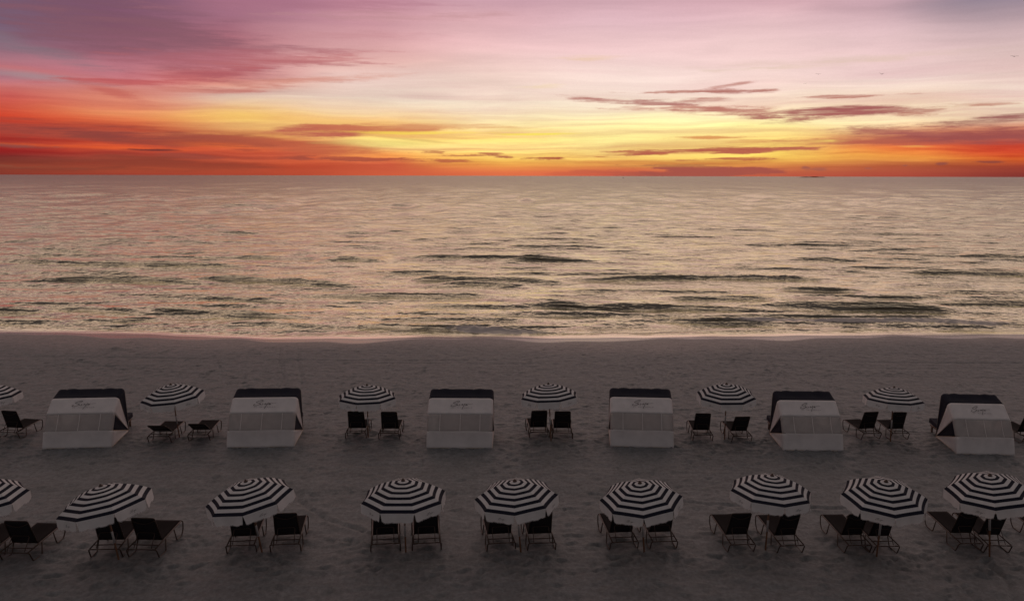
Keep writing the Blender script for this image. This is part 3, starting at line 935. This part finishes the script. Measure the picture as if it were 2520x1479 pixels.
_b0 = .135
_per = (1.0 - _b0) / 5.48
BOUND = [.025, _b0]
for k in range(6):
    BOUND.append(BOUND[-1] + .48 * _per)
    if k < 5:
        BOUND.append(BOUND[-1] + .52 * _per)
BOUND[-1] = 1.0
NSEG = 7


def panel_mesh():
    V, F, MI = [], [], []
    rr = []
    band = []
    for i, (a, b) in enumerate(zip(BOUND, BOUND[1:])):
        for s_ in (0, .5):
            rr.append(a + (b - a) * s_)
            band.append(i)
    rr.append(1.0)
    h = math.pi / 8
    for r_ in rr:
        p0 = Vector((r_ * math.cos(-h), r_ * math.sin(-h), canopy_z(r_)))
        p1 = Vector((r_ * math.cos(h), r_ * math.sin(h), canopy_z(r_)))
        for j in range(NSEG + 1):
            t = j / NSEG
            p = p0.lerp(p1, t)
            sag = 4 * t * (1 - t)
            p.z -= .016 * sag * r_ * (1.1 - .4 * r_)
            p.x -= .030 * sag * max(0, r_ - .55) / .45 * .9
            V.append(p)
    nm = NSEG + 1
    for i in range(len(rr) - 1):
        for j in range(NSEG):
            F.append((i * nm + j, (i + 1) * nm + j, (i + 1) * nm + j + 1, i * nm + j + 1))
            MI.append(0 if band[i] % 2 == 0 else 1)
    return mesh('canopy_panel', V, F, (M_WHITE, M_NAVY), smooth=True, mat_idx=MI)


def valance_mesh(seed):
    rd = random.Random(seed)
    h = math.pi / 8
    V, F = [], []
    NS, NV = 18, 5
    zr = canopy_z(1.0)
    ph = rd.uniform(0, 6)
    for iv_ in range(NV + 1):
        v = iv_ / NV
        for j in range(NS + 1):
            t = j / NS
            tt = .5 + (t - .5) * (1 - .085 * v ** .7)      # slit at the rib, rounded corner
            a = Vector((math.cos(-h), math.sin(-h), zr)); b = Vector((math.cos(h), math.sin(h), zr))
            p = a.lerp(b, tt)
            sag = 4 * tt * (1 - tt)
            p.x -= .028 * sag * .9
            drop = .205 * v
            edge = min(t, 1 - t)
            if edge < .06:
                drop *= 1 - .12 * v * (1 - edge / .06)
            drop += v * (.008 * math.sin(t * 19 + ph) + .005 * math.sin(t * 41 + ph * 2))
            p.z += -.016 * sag * .7 - drop
            rad = .022 * v + .012 * v * math.sin(t * 11 + ph) + .003
            p.x += rad
            V.append(p)
    nm = NS + 1
    for i in range(NV):
        for j in range(NS):
            F.append((i * nm + j, (i + 1) * nm + j, (i + 1) * nm + j + 1, i * nm + j + 1))
    # fringe threads along the hem
    base = NV * nm
    for j in range(NS):
        a = V[base + j]; b = V[base + j + 1]
        for k in range(3):
            t0_ = (k + .15) / 3; t1_ = (k + .6) / 3
            p = a.lerp(b, t0_); q = a.lerp(b, t1_)
            ln = rd.uniform(.012, .024)
            n0 = len(V)
            V += [p, q, q + Vector((rd.uniform(-.004, .004), 0, -ln)), p + Vector((rd.uniform(-.004, .004), 0, -ln))]
            F.append((n0, n0 + 3, n0 + 2, n0 + 1))
    return mesh('valance', V, F, (M_WHITE,), smooth=True)


ME_PANEL = panel_mesh()
ME_VAL = [valance_mesh(s) for s in range(3)]
ME_POLE = lathe('pole', [(.014, -2.55), (.021, -2.45), (.021, -1.55), (.021, -.02)], M_WOOD, 12)
ME_SLEEVE = lathe('pole_sleeve', [(.0225, -1.40), (.0255, -1.395), (.0255, -1.12), (.0225, -1.115)], M_STEEL, 12)
ME_FINIAL = lathe('finial', [(.045, -.012), (.05, .0), (.05, .018), (.034, .026), (.026, .04), (.024, .052), (.012, .06), (.001, .062)], M_BRONZE, 12)
_rp = [(r_, 0, canopy_z(r_) - .012) for r_ in (.03, .25, .45, .62, .76, .88, .985)]
ME_RIB = tube_mesh('rib', [_rp], .006, M_STEEL, 5)
ME_HUB = lathe('runner', [(.03, -.16), (.04, -.15), (.04, -.09), (.03, -.08)], M_STEEL, 10)


def make_umbrella(x, y, lx, ly, h, phi, rad, label, group):
    ax = Vector((math.tan(R(lx)), math.tan(R(ly)), 1)).normalized()
    e1 = (Vector((1, 0, 0)) - ax * ax.x).normalized()
    e2 = ax.cross(e1)
    root = bpy.data.objects.new('beach_umbrella', None)
    COL.objects.link(root)
    root.empty_display_size = .2
    mat = Matrix(((e1.x, e2.x, ax.x), (e1.y, e2.y, ax.y), (e1.z, e2.z, ax.z))).to_4x4()
    root.matrix_world = Matrix.Translation((x, y, 0)) @ mat @ Matrix.Rotation(R(phi), 4, 'Z')
    root['label'] = label; root['category'] = 'umbrella'; root['group'] = group
    s = (rad, rad, rad)
    obj('pole', ME_POLE, root, (0, 0, h))
    obj('pole_sleeve', ME_SLEEVE, root, (0, 0, h))
    obj('finial', ME_FINIAL, root, (0, 0, h))
    obj('runner', ME_HUB, root, (0, 0, h))
    for i in range(8):
        a = R(45 * i + 22.5)
        obj('canopy_panel', ME_PANEL, root, (0, 0, h), (0, 0, a), s)
        vo = obj('valance', ME_VAL[(i * 2 + int(x * 3)) % 3], root, (0, 0, h), (0, 0, a), s)
        obj('rib', ME_RIB, root, (0, 0, h), (0, 0, R(45 * i)), s)
        if i % 2 == 0:
            zr = canopy_z(1.0)
            eo = obj('emblem', ME_WORD_S, vo)
            rx = math.cos(math.pi / 8)
            # local: x outwards, y along the rim
            eo.matrix_local = Matrix(((0, .12, .99, rx + .0105), (1, 0, 0, .06), (0, .99, -.12, zr - .125), (0, 0, 0, 1)))
    return root


# x, y, lean east, lean seaward, height to hub, turn, canopy radius, label
G_F = 'striped umbrellas of the row nearest the camera'
G_B = 'striped umbrellas of the row nearest the water'
UMB = [
    (-12.32, 19.68, -3.0, -3.0, 1.90, 22, 1.00, 'striped beach umbrella of the front row, cut by the left picture edge', G_F),
    (-9.22, 19.47, -9.5, -.4, 1.88, 35.5, 1.05, 'navy and white striped umbrella tilting hardest to the left, front row', G_F),
    (-5.96, 19.87, -9.0, -3.5, 1.89, 8.1, 1.03, 'left-tilted striped umbrella, third from left in the front row', G_F),
    (-2.53, 19.89, -1.0, -1.8, 1.87, 20.4, 1.02, 'upright striped umbrella, fourth from left in the front row', G_F),
    (.23, 19.97, -4.7, -3.4, 1.86, 42.7, 1.00, 'striped umbrella at the middle of the front row', G_F),
    (3.20, 19.96, -5.5, -6.2, 1.87, 40.8, .98, 'striped umbrella just right of the middle one in the front row', G_F),
    (6.15, 20.10, 2.1, -1.0, 1.93, 2.6, .98, 'striped umbrella third from the right in the front row', G_F),
    (8.70, 19.76, -.6, -8.6, 2.03, 37.2, .97, 'striped umbrella second from the right in the front row', G_F),
    (11.38, 19.72, -7.3, -5.6, 2.17, 23.9, .97, 'striped umbrella of the front row, cut by the right picture edge', G_F),
    (-17.71, 29.0, -2.8, 0.0, 1.93, 28.9, .98, 'small-looking striped umbrella of the back row, cut by the left picture edge', G_B),
    (-11.44, 29.14, -4.8, -3.8, 1.95, 24.9, 1.04, 'left-tilted striped umbrella between the two leftmost cabanas', G_B),
    (-4.96, 29.24, -.1, -.3, 1.88, 33.9, 1.03, 'striped umbrella between the second and third cabanas from the left', G_B),
    (1.35, 28.87, -3.1, 1.3, 2.02, 18.9, 1.01, 'striped umbrella between the third and fourth cabanas from the left', G_B),
    (7.32, 29.06, -1.3, -4.8, 2.04, 20.5, 1.00, 'striped umbrella between the fourth and fifth cabanas from the left', G_B),
    (12.91, 28.82, 1.4, 2.2, 1.93, 10.5, .98, 'striped umbrella between the two rightmost cabanas', G_B),
]
for u in UMB:
    make_umbrella(*u)

# ------------------------------------------------------------------ sun loungers
# local frame: origin on the sand midway between the head-end feet, +y to the foot end
LW, LL = .70, 1.45


def lounger_meshes(ang):
    ms = {}
    xr = .315

    def rz(y):
        return .27 + .085 * (y + .12) / 1.52
    hinge = .34
    a = R(ang)
    bl = .72
    rail = lambda s: fillet([(s * xr, -.12, rz(-.12)), (s * xr, .5, rz(.5)), (s * xr, LL - .05, rz(LL - .05))], .1)
    ms['side_rail'] = [tube_mesh('side_rail', [rail(s)], .0165, M_BRONZE) for s in (-1, 1)]
    legs = []
    for s in (-1, 1):
        x0, x1 = s * (xr + .012), s * (xr + .035)
        head = fillet([(s * .20, -.125, rz(-.12) - .012), (s * .345, -.13, rz(-.12) - .012), (x1, .0, .012), (x1, .38, .012), (x0, .45, rz(.45) - .015)], .05)
        foot = fillet([(s * .18, LL - .01, rz(LL) - .012), (s * .345, LL, rz(LL) - .012), (x1, LL - .02, .14), (x1, LL - .12, .012), (x1, LL - .42, .012), (x0, LL - .5, rz(LL - .5) - .015)], .05)
        legs.append(tube_mesh('leg', [head], .0155, M_BRONZE))
        legs.append(tube_mesh('leg', [foot], .0155, M_BRONZE))
    ms['leg'] = legs
    ms['crossbar'] = [tube_mesh('crossbar', [[(-.21, -.125, rz(-.12) - .012), (.21, -.125, rz(-.12) - .012)]], .0125, M_BRONZE),
                      tube_mesh('crossbar', [[(-xr, .16, rz(.16) - .03), (0, .16, rz(.16) - .034), (xr, .16, rz(.16) - .03)]], .012, M_BRONZE),
                      tube_mesh('crossbar', [[(-.19, LL - .01, rz(LL) - .012), (.19, LL - .01, rz(LL) - .012)]], .0125, M_BRONZE)]
    # seat sling
    n, m_ = 15, 9
    P = np.zeros((n, m_, 3))
    for i in range(n):
        for j in range(m_):
            u = i / (n - 1); v = j / (m_ - 1)
            y = hinge + u * (LL - .03 - hinge)
            x = (-1 + 2 * v) * (xr - .012)
            sag = .03 * (1 - (2 * v - 1) ** 2) * math.sin(math.pi * min(1, u * 1.04)) + .004 * math.sin(u * 40) * (1 - (2 * v - 1) ** 2)
            P[i, j] = (x, y, rz(y) + .008 - sag)
    V, F = solid(P, .008, np.tile((0, 0, 1.0), (n * m_, 1)))
    ms['seat'] = [mesh('seat', V, F, (M_SEAT,), smooth=True)]
    # backrest, hinged and raised
    d = Vector((0, -math.cos(a), math.sin(a)))
    nb = Vector((0, -math.sin(a), -math.cos(a)))       # to the back of the chair
    h0 = Vector((0, hinge, rz(hinge) + .02))
    xb = .265

    def bp(x, t, off=0.0):
        return Vector((x, 0, 0)) + h0 + d * (bl * t) + nb * off
    ms['backrest_frame'] = [tube_mesh('backrest_frame', [fillet([bp(-xb - .02, -.02), bp(-xb, 1.0), bp(xb, 1.0), bp(xb + .02, -.02)], .04)], .013, M_BRONZE)]
    P = np.zeros((11, 9, 3)); ax_ = np.zeros((11, 9, 3))
    for i in range(11):
        for j in range(9):
            u = i / 10; v = -1 + j / 4
            P[i, j] = bp(v * (xb - .006 + .012 * (1 - u)), .02 + .975 * u, .022 * (1 - v * v) * math.sin(math.pi * (.15 + .8 * u)))
            ax_[i, j] = -nb
    V, F = solid(P, .008, ax_)
    ms['backrest'] = [mesh('backrest', V, F, (M_SLING,), smooth=True)]
    arc = [bp(-xb + 2 * xb * k / 12, .93 - .15 * math.sin(math.pi * k / 12), .035) for k in range(13)]
    ms['curved_brace'] = [tube_mesh('curved_brace', [arc], .009, M_BRONZE, 6)]
    tprop = .38
    yb = -.06 if ang > 45 else .02
    prop = fillet([(-.20, yb, rz(yb) - .02), bp(-.20, tprop, .04), bp(.20, tprop, .04), (.20, yb, rz(yb) - .02)], .05)
    ms['prop'] = [tube_mesh('prop', [prop], .0085, M_BRONZE, 6)]
    return ms


LM = {a_: lounger_meshes(a_) for a_ in (65, 56, 30)}
G_LF = 'sun loungers of the row nearest the camera'
G_LB = 'sun loungers of the row nearest the water'


def make_lounger(x, y, yaw, w, ln, ang, label, group):
    root = bpy.data.objects.new('sun_lounger', None)
    COL.objects.link(root)
    root.empty_display_size = .2
    root.location = (x, y, 0)
    root.rotation_euler = (0, 0, R(yaw))
    root.scale = (w / LW, ln / LL, 1)
    root['label'] = label; root['category'] = 'lounger'; root['group'] = group
    for nm, lst in LM[ang].items():
        for me in lst:
            obj(nm, me, root)
    return root


LOUNGE = [
    (-12.50, 19.50, -2, .74, 1.40, 65, 'leftmost lounger, only its foot end showing at the left picture edge', G_LF),
    (-11.62, 19.50, -2, .74, 1.42, 65, 'dark lounger at the left edge, right one under the cut-off front umbrella', G_LF),
    (-9.62, 19.71, 3, .74, 1.36, 65, 'left lounger under the hardest-tilting front umbrella', G_LF),
    (-8.73, 19.70, -2, .73, 1.42, 65, 'right lounger beside the hardest-tilting front umbrella', G_LF),
    (-6.48, 19.95, 6, .70, 1.36, 65, 'left lounger under the third front umbrella from the left', G_LF),
    (-5.44, 20.02, 6, .72, 1.42, 65, 'lounger standing clear to the right of the third front umbrella from left', G_LF),
    (-3.04, 20.06, 8, .71, 1.40, 65, 'left lounger under the fourth front umbrella from the left', G_LF),
    (-2.05, 20.11, 7, .70, 1.38, 65, 'right lounger under the fourth front umbrella from the left', G_LF),
    (-.25, 20.12, 8, .69, 1.40, 65, 'left lounger under the middle front umbrella', G_LF),
    (.73, 20.13, 6, .68, 1.42, 65, 'right lounger under the middle front umbrella', G_LF),
    (2.73, 20.21, 6, .69, 1.46, 65, 'left lounger under the umbrella right of the middle one', G_LF),
    (3.70, 20.24, 5, .66, 1.46, 65, 'right lounger under the umbrella right of the middle one', G_LF),
    (5.55, 20.08, 4, .64, 1.53, 65, 'lounger standing clear to the left of the third umbrella from right', G_LF),
    (6.72, 20.03, 4, .62, 1.55, 65, 'right lounger under the front umbrella third from the right', G_LF),
    (8.35, 20.05, 2, .61, 1.56, 65, 'left lounger under the front umbrella second from the right', G_LF),
    (9.00, 20.00, 2, .60, 1.55, 65, 'right lounger under the front umbrella second from the right', G_LF),
    (11.10, 20.18, 0, .60, 1.65, 65, 'left lounger under the front umbrella at the right picture edge', G_LF),
    (11.72, 20.06, -2, .59, 1.68, 65, 'right lounger under the front umbrella at the right picture edge', G_LF),
    (13.28, 20.10, -1, .60, 1.65, 65, 'lounger nearly outside the picture at the far right of the front row', G_LF),
    (-17.29, 29.15, -8, .74, 1.20, 65, 'lounger at the left picture edge beside the leftmost cabana', G_LB),
    (-11.94, 28.70, 1, .76, 1.40, 30, 'left of two reclined loungers between the two leftmost cabanas', G_LB),
    (-10.68, 28.92, 2, .72, 1.34, 30, 'right of two reclined loungers between the two leftmost cabanas', G_LB),
    (-5.37, 29.19, 1, .71, 1.22, 65, 'left lounger between the second and third cabanas from the left', G_LB),
    (-4.22, 29.14, 0, .71, 1.22, 65, 'right lounger between the second and third cabanas from the left', G_LB),
    (.96, 29.33, 5, .70, 1.28, 65, 'left lounger between the third and fourth cabanas from the left', G_LB),
    (1.76, 29.25, -1, .70, 1.24, 65, 'right lounger between the third and fourth cabanas from the left', G_LB),
    (6.56, 29.04, -2, .67, 1.32, 65, 'left lounger with upright back between the fourth and fifth cabanas', G_LB),
    (7.86, 28.93, 3, .67, 1.36, 56, 'right lounger with lower back between the fourth and fifth cabanas', G_LB),
    (12.42, 29.27, 8, .68, 1.28, 65, 'left lounger between the two rightmost cabanas', G_LB),
    (13.40, 29.26, 2, .62, 1.24, 65, 'right lounger between the two rightmost cabanas', G_LB),
    (17.75, 28.9, 6, .68, 1.40, 65, 'lounger right of the rightmost cabana, cut by the picture edge', G_LB),
]
for l_ in LOUNGE:
    make_lounger(*l_)

# ------------------------------------------------------------------ cabanas
CW = 2.2
PIV = (1.75, .08)
RIBS = [(0.0, 0.0), (.10, .56), (.42, 1.07), (.95, 1.48), (1.55, 1.65)]
RC = .13


def rib_pt(i, x, extra=0.0):
    y, z = RIBS[i]
    dy, dz = y - PIV[0], z - PIV[1]
    r_ = math.hypot(dy, dz)
    k = abs(x) - (CW / 2 - RC)
    rc = RC if i > 0 else .04
    k = abs(x) - (CW / 2 - rc)
    rr = r_ - (rc - math.sqrt(max(0, rc * rc - k * k))) if k > 0 else r_
    rr += extra
    return Vector((x, PIV[0] + dy / r_ * rr, PIV[1] + dz / r_ * rr))


def xs_rib(n=22):
    xs_ = list(np.linspace(-(CW / 2 - RC), CW / 2 - RC, n))
    ex = [CW / 2 - RC + RC * math.sin(R(a_)) for a_ in (25, 45, 62, 77, 90)]
    return [-e for e in reversed(ex)] + xs_ + ex


def cab_panel(i, name, mat, sag, seed, roof=False, hem=0.0):
    XS = xs_rib()
    NV = 9
    P = np.zeros((NV, len(XS), 3)); A = np.zeros((NV, len(XS), 3))
    rd = np.random.RandomState(seed)
    ph = rd.uniform(0, 6, 6)
    for a_ in range(NV):
        v = a_ / (NV - 1)
        for b_, x in enumerate(XS):
            p = rib_pt(i, x).lerp(rib_pt(i + 1, x), v)
            out = Vector((0, p.y - PIV[0], p.z - PIV[1])).normalized()
            inner = 1 - (abs(x) / (CW / 2)) ** 6
            q = math.sin(math.pi * v) * inner
            off = -sag * q + .006 * q * (math.sin(x * 7 + ph[0] + v * 3) + .6 * math.sin(x * 17 + ph[1] - v * 5))
            off += .012 * inner * (1 - v) * math.sin(x * 5 + ph[3]) * (1 if i == 0 else 0)
            if roof:
                for bx in (-.58, .62):
                    g = math.exp(-((x - bx) / .14) ** 2)
                    off += .016 * g * v ** 2
                    off -= .010 * math.exp(-((abs(x - bx) - .2) / .08) ** 2) * v
            p += out * off
            if i == 0 and a_ == 0:
                p.z = -.02
            P[a_, b_] = p; A[a_, b_] = -out
    V, F = solid(P, .006, A)
    return mesh(name, V, F, (mat,), smooth=True)


def cab_side(i, s, name, mat, seed):
    rd = random.Random(seed)
    ph = rd.uniform(0, 6)
    NR, NV = 9, 7
    P = np.zeros((NV, NR, 3)); A = np.zeros((NV, NR, 3))
    x = s * (CW / 2)
    for a_ in range(NV):
        v = a_ / (NV - 1)
        for b_ in range(NR):
            t = .03 + .97 * b_ / (NR - 1)
            e0 = rib_pt(i, x); e1_ = rib_pt(i + 1, x)
            e = e0.lerp(e1_, v)
            p = Vector((x, PIV[0], PIV[1])).lerp(e, t)
            p.x += s * (-.025 * math.sin(math.pi * v) * math.sin(math.pi * t * .9) + .008 * math.sin(v * 15 + ph) * t * math.sin(math.pi * v))
            if i == 0 and a_ == 0:
                p.z = max(p.z, -.02) if t < .9 else -.02
            P[a_, b_] = p; A[a_, b_] = (-s, 0, 0)
    V, F = solid(P, .005, A)
    return mesh(name, V, F, (mat,), smooth=True)


def hoop(i):
    XS = xs_rib(6)
    pts = [Vector((-CW / 2, PIV[0], PIV[1]))] + [rib_pt(i, x, -.016) for x in XS] + [Vector((CW / 2, PIV[0], PIV[1]))]
    pts = [Vector((p.x * .994, p.y, max(p.z, .012))) for p in pts]
    return tube_mesh('hoop', [pts], .011, M_ALU, 6)


CAB = {
    'lower_wall': cab_panel(0, 'lower_wall', M_CABW, .03, 1),
    'window': cab_panel(1, 'window', M_VINYL, .02, 2),
    'upper_panel': cab_panel(2, 'upper_panel', M_CABW, .012, 3),
    'roof': cab_panel(3, 'roof', M_NAVY, .03, 4, roof=True),
}
CAB_SIDE = [(cab_side(i, s, 'side_panel', m_, 10 + i * 2 + (s > 0))) for i, m_ in ((0, M_CABW), (1, M_NAVY), (2, M_CABW), (3, M_NAVY)) for s in (-1, 1)]
CAB_HOOP = [hoop(i) for i in range(5)]


def strip_on(i, x, w, mat, name, off=.006):
    P = []
    for v in np.linspace(0.02, .98, 8):
        for dx_ in (-w / 2, w / 2):
            p = rib_pt(i, x + dx_).lerp(rib_pt(i + 1, x + dx_), v)
            out = Vector((0, p.y - PIV[0], p.z - PIV[1])).normalized()
            q = math.sin(math.pi * v)
            P.append(p + out * (off - (.015 if i == 1 else .02) * q))
    F = [(2 * k, 2 * k + 1, 2 * k + 3, 2 * k + 2) for k in range(7)]
    return mesh(name, P, F, (mat,), smooth=True)


CAB_SEAM = [strip_on(1, x, .016, M_CABW, 'window_seam', .012) for x in (-.66, .02, .68)]
_hp = []
for _x in np.linspace(-CW / 2 + .1, CW / 2 - .1, 14):
    for _e, _z in ((.012, .018), (.014, -.022)):
        p = rib_pt(1, _x)
        _hp.append((p.x, p.y - _e - .004, p.z + _z + .006 * math.sin(_x * 4)))
CAB_HEM = mesh('window_hem', _hp, [(2 * k, 2 * k + 2, 2 * k + 3, 2 * k + 1) for k in range(13)], (M_CABW,), smooth=True)

# where the wordmark lies on the upper panel
_pA, _pB = Vector((0, *RIBS[2])), Vector((0, *RIBS[3]))
_up = (_pB - _pA).normalized()
_out = Vector((0, -_up.z, _up.y))
_mid = _pA.lerp(_pB, .54) + _out * .014


def panel_matrix(dx_, dv, lift=0.0):
    o = _mid + _up * dv + _out * lift
    return Matrix(((1, 0, 0, dx_), (0, _up.y, _out.y, o.y), (0, _up.z, _out.z, o.z), (0, 0, 0, 1)))


def make_cabana(x, y, yaw, w, label):
    root = bpy.data.objects.new('beach_cabana', None)
    COL.objects.link(root)
    root.location = (x, y, 0)
    root.rotation_euler = (0, 0, R(yaw))
    root.scale = (w / CW, 1, 1)
    root['label'] = label; root['category'] = 'cabana'; root['group'] = 'white and navy cabanas in a row'
    for nm in ('lower_wall', 'window', 'upper_panel', 'roof'):
        o = obj(nm, CAB[nm], root)
        if nm == 'upper_panel':
            a_ = obj('wordmark', ME_WORD, o); a_.matrix_local = panel_matrix(.05, .02)
            b_ = obj('small_print', ME_TEXT, o); b_.matrix_local = panel_matrix(.06, -.115, .001)
        if nm == 'window':
            for s_ in CAB_SEAM:
                obj('window_seam', s_, o)
            obj('window_hem', CAB_HEM, o)
    for me in CAB_SIDE:
        obj('side_panel', me, root)
    for me in CAB_HOOP:
        obj('hoop', me, root)
    return root


def box(name, lo, hi, mat, bev=.03):
    """box with chamfered vertical and top edges"""
    (x0, y0, z0), (x1, y1, z1) = lo, hi
    b = min(bev, (x1 - x0) * .3, (y1 - y0) * .3, (z1 - z0) * .45)
    V, F = [], []
    for z, i in ((z0, b), (z0 + b, 0), (z1 - b, 0), (z1, b)):
        V += [(x0 + i, y0 + i, z), (x1 - i, y0 + i, z), (x1 - i, y1 - i, z), (x0 + i, y1 - i, z)]
    for k in range(3):
        for j in range(4):
            j2 = (j + 1) % 4
            F.append((k * 4 + j, k * 4 + j2, k * 4 + 4 + j2, k * 4 + 4 + j))
    F.append((3, 2, 1, 0)); F.append((12, 13, 14, 15))
    return mesh(name, V, F, (mat,))


DB = []
for s in (-1, 1):
    x0, x1 = (-.93, -.02) if s < 0 else (.02, .93)
    DB.append(('seat_cushion', box('seat_cushion', (x0, .88, .25), (x1, 1.75, .36), M_CUSH)))
    DB.append(('back_cushion', box('back_cushion', (x0 + .08, .72, .26), (x1 - .08, .86, .62), M_CUSH)))
    DB.append(('leg_rest', mesh('leg_rest', [(x0, 1.77, .25), (x1, 1.77, .25), (x1, 2.75, .30), (x0, 2.75, .30), (x0, 1.77, .35), (x1, 1.77, .35), (x1, 2.72, .46), (x0, 2.72, .46)],
                                [(3, 2, 1, 0), (4, 5, 6, 7), (0, 1, 5, 4), (1, 2, 6, 5), (2, 3, 7, 6), (3, 0, 4, 7)], (M_CUSH,))))
DB.append(('base_frame', box('base_frame', (-.95, .70, .17), (.95, 1.80, .245), M_DBWOOD, .01)))
for s in (-1, 1):
    DB.append(('frame_rail', box('frame_rail', (s * .88 - .025, 1.80, .19), (s * .88 + .025, 2.70, .245), M_DBWOOD, .01)))
    for yy in (.76, 1.6, 2.55):
        DB.append(('leg', box('leg', (s * .88 - .03, yy - .03, -.01), (s * .88 + .03, yy + .03, .19), M_DBWOOD, .008)))


def make_daybed(x, y, yaw, w, label):
    root = bpy.data.objects.new('cabana_daybed', None)
    COL.objects.link(root)
    root.location = (x, y, 0)
    root.rotation_euler = (0, 0, R(yaw))
    root.scale = (w / CW, 1, 1)
    root['label'] = label; root['category'] = 'daybed'; root['group'] = 'padded double daybeds inside the cabanas'
    for nm, me in DB:
        obj(nm, me, root)


CABANAS = [
    (-14.46, 28.06, 5.5, 2.23, 'leftmost'), (-8.40, 28.20, 3.3, 2.23, 'second from left'), (-1.75, 28.15, -.7, 2.21, 'third from left'),
    (4.37, 28.31, -4.5, 2.12, 'fourth from left'), (10.01, 27.97, -1.4, 2.0, 'second from right'), (15.53, 27.60, -4.3, 1.85, 'rightmost'),
]
CLOOK = ['white canvas cabana with navy roof and clear window, %s of the six',
         'navy-roofed white cabana with lettered panel, %s of the six',
         'square-on white cabana with lettered panel and navy roof, %s of the six',
         'slightly turned white cabana with navy roof, %s of the six',
         'white cabana with navy roof, its left side showing, %s of the six',
         'white cabana with navy roof near the right picture edge, %s of the six']
for (x, y, yaw, w, which), look in zip(CABANAS, CLOOK):
    make_cabana(x, y, yaw, w, look % which)
    make_daybed(x, y, yaw, w, 'dark padded daybed inside the %s white cabana' % which)

# ------------------------------------------------------------------ birds, floats, boat


def bird_mesh(dihedral):
    V, F = [], []
    ring = [(-.22, .012, .01), (-.14, .04, .03), (0, .055, .045), (.12, .045, .04), (.20, .03, .03), (.25, .012, .012)]
    ns = 8
    for (x, ry, rz_) in ring:
        for k in range(ns):
            a = 2 * math.pi * k / ns
            V.append((x, ry * math.cos(a), rz_ * math.sin(a)))
    for i in range(len(ring) - 1):
        for k in range(ns):
            k2 = (k + 1) % ns
            F.append((i * ns + k, i * ns + k2, (i + 1) * ns + k2, (i + 1) * ns + k))
    F.append(tuple(range(ns))); F.append(tuple((len(ring) - 1) * ns + k for k in reversed(range(ns))))
    for s in (-1, 1):
        pts = [(.10, -.08, .04, 0.0), (.12, -.06, .28, dihedral * .28 + .04), (.05, -.09, .45, dihedral * .40 + .02), (-.06, -.11, .62, dihedral * .42)]
        b = len(V)
        for (xl, xt, yy, zz) in pts:
            V += [(xl, s * yy, zz + .012), (xt, s * yy, zz + .006), (xl, s * yy, zz - .006), (xt, s * yy, zz - .004)]
        for i in range(3):
            q = b + 4 * i
            F += [(q, q + 1, q + 5, q + 4), (q + 2, q + 6, q + 7, q + 3), (q, q + 4, q + 6, q + 2), (q + 1, q + 3, q + 7, q + 5)]
        F.append((b, b + 2, b + 3, b + 1)); F.append((b + 12, b + 13, b + 15, b + 14))
    b = len(V)   # tail
    V += [(-.20, -.02, 0), (-.20, .02, 0), (-.33, .06, .004), (-.33, -.06, .004), (-.20, -.02, .012), (-.20, .02, .012), (-.33, .06, .010), (-.33, -.06, .010)]
    F += [(b, b + 1, b + 2, b + 3), (b + 7, b + 6, b + 5, b + 4), (b, b + 4, b + 5, b + 1), (b + 1, b + 5, b + 6, b + 2), (b + 2, b + 6, b + 7, b + 3), (b + 3, b + 7, b + 4, b)]
    return mesh('seabird', V, F, (M_BIRD,), smooth=True)


for (loc, yaw, dih, roll, lab) in (((96.8, 173.5, 32.0), 80, .10, 2, 'dark seabird gliding near the right picture edge, nearest of the birds'),
                                   ((83.4, 244.7, 36.6), 75, .15, 4, 'dark seabird gliding left of its level neighbour over the right clouds'),
                                   ((98.4, 239.1, 36.0), 40, .45, 8, 'seabird with raised wings, right of its level neighbour'),
                                   ((117.5, 359.5, 45.8), 70, .2, -6, 'faintest farthest seabird, lowest of the four in the sky')):
    b_ = obj('seabird', bird_mesh(dih), None, loc, (R(roll), 0, R(yaw)), (1.25, 1.25, 1.25))
    tag(b_, lab, 'bird', 'seabirds gliding over the sea')

ME_FLOAT = lathe('float', [(.02, -.25), (.12, -.2), (.19, -.06), (.20, .05), (.17, .17), (.10, .24), (.05, .26), (.05, .34), (.01, .36)], M_BUOY, 14)
for loc, lab in (((-94.56, 179.06, SEA_Z + .03), 'tiny dark float on the calm sea at far left'), ((-64.08, 180.48, SEA_Z + .05), 'tiny dark float on the sea, right of the other one')):
    tag(obj('sea_float', ME_FLOAT, None, loc, (0, 0, 0), (.55, .55, .55)), lab, 'float', 'tiny dark floats on the sea')

boat = bpy.data.objects.new('distant_boat', None)
COL.objects.link(boat)
boat.location = (503, 4000, SEA_Z)
boat.rotation_euler = (0, 0, R(8))
boat.scale = (.7, .7, .7)
tag(boat, 'tiny dark boat on the horizon left of the low cloud bank', 'boat')
hv, hf = [], []
secs = [(-6, 1.2, 1.3), (-3, 1.7, 1.35), (1, 1.7, 1.5), (4, 1.1, 1.8), (6.2, .08, 2.2)]
for (x, hw, z) in secs:
    hv += [(x, -hw, z), (x, -hw * .7, -.5), (x, hw * .7, -.5), (x, hw, z)]
for i in range(4):
    for j in range(4):
        j2 = (j + 1) % 4
        hf.append((i * 4 + j, i * 4 + j2, i * 4 + 4 + j2, i * 4 + 4 + j))
hf += [(3, 2, 1, 0), (16, 17, 18, 19)]
obj('hull', mesh('hull', hv, hf, (M_HULL,)), boat)
obj('cabin', box('cabin', (-3, -1.1, 1.3), (1.2, 1.1, 3.6), M_HULL, .3), boat)
obj('mast', tube_mesh('mast', [[(-.5, 0, 3.5), (-.5, 0, 7)]], .08, M_HULL, 6), boat)
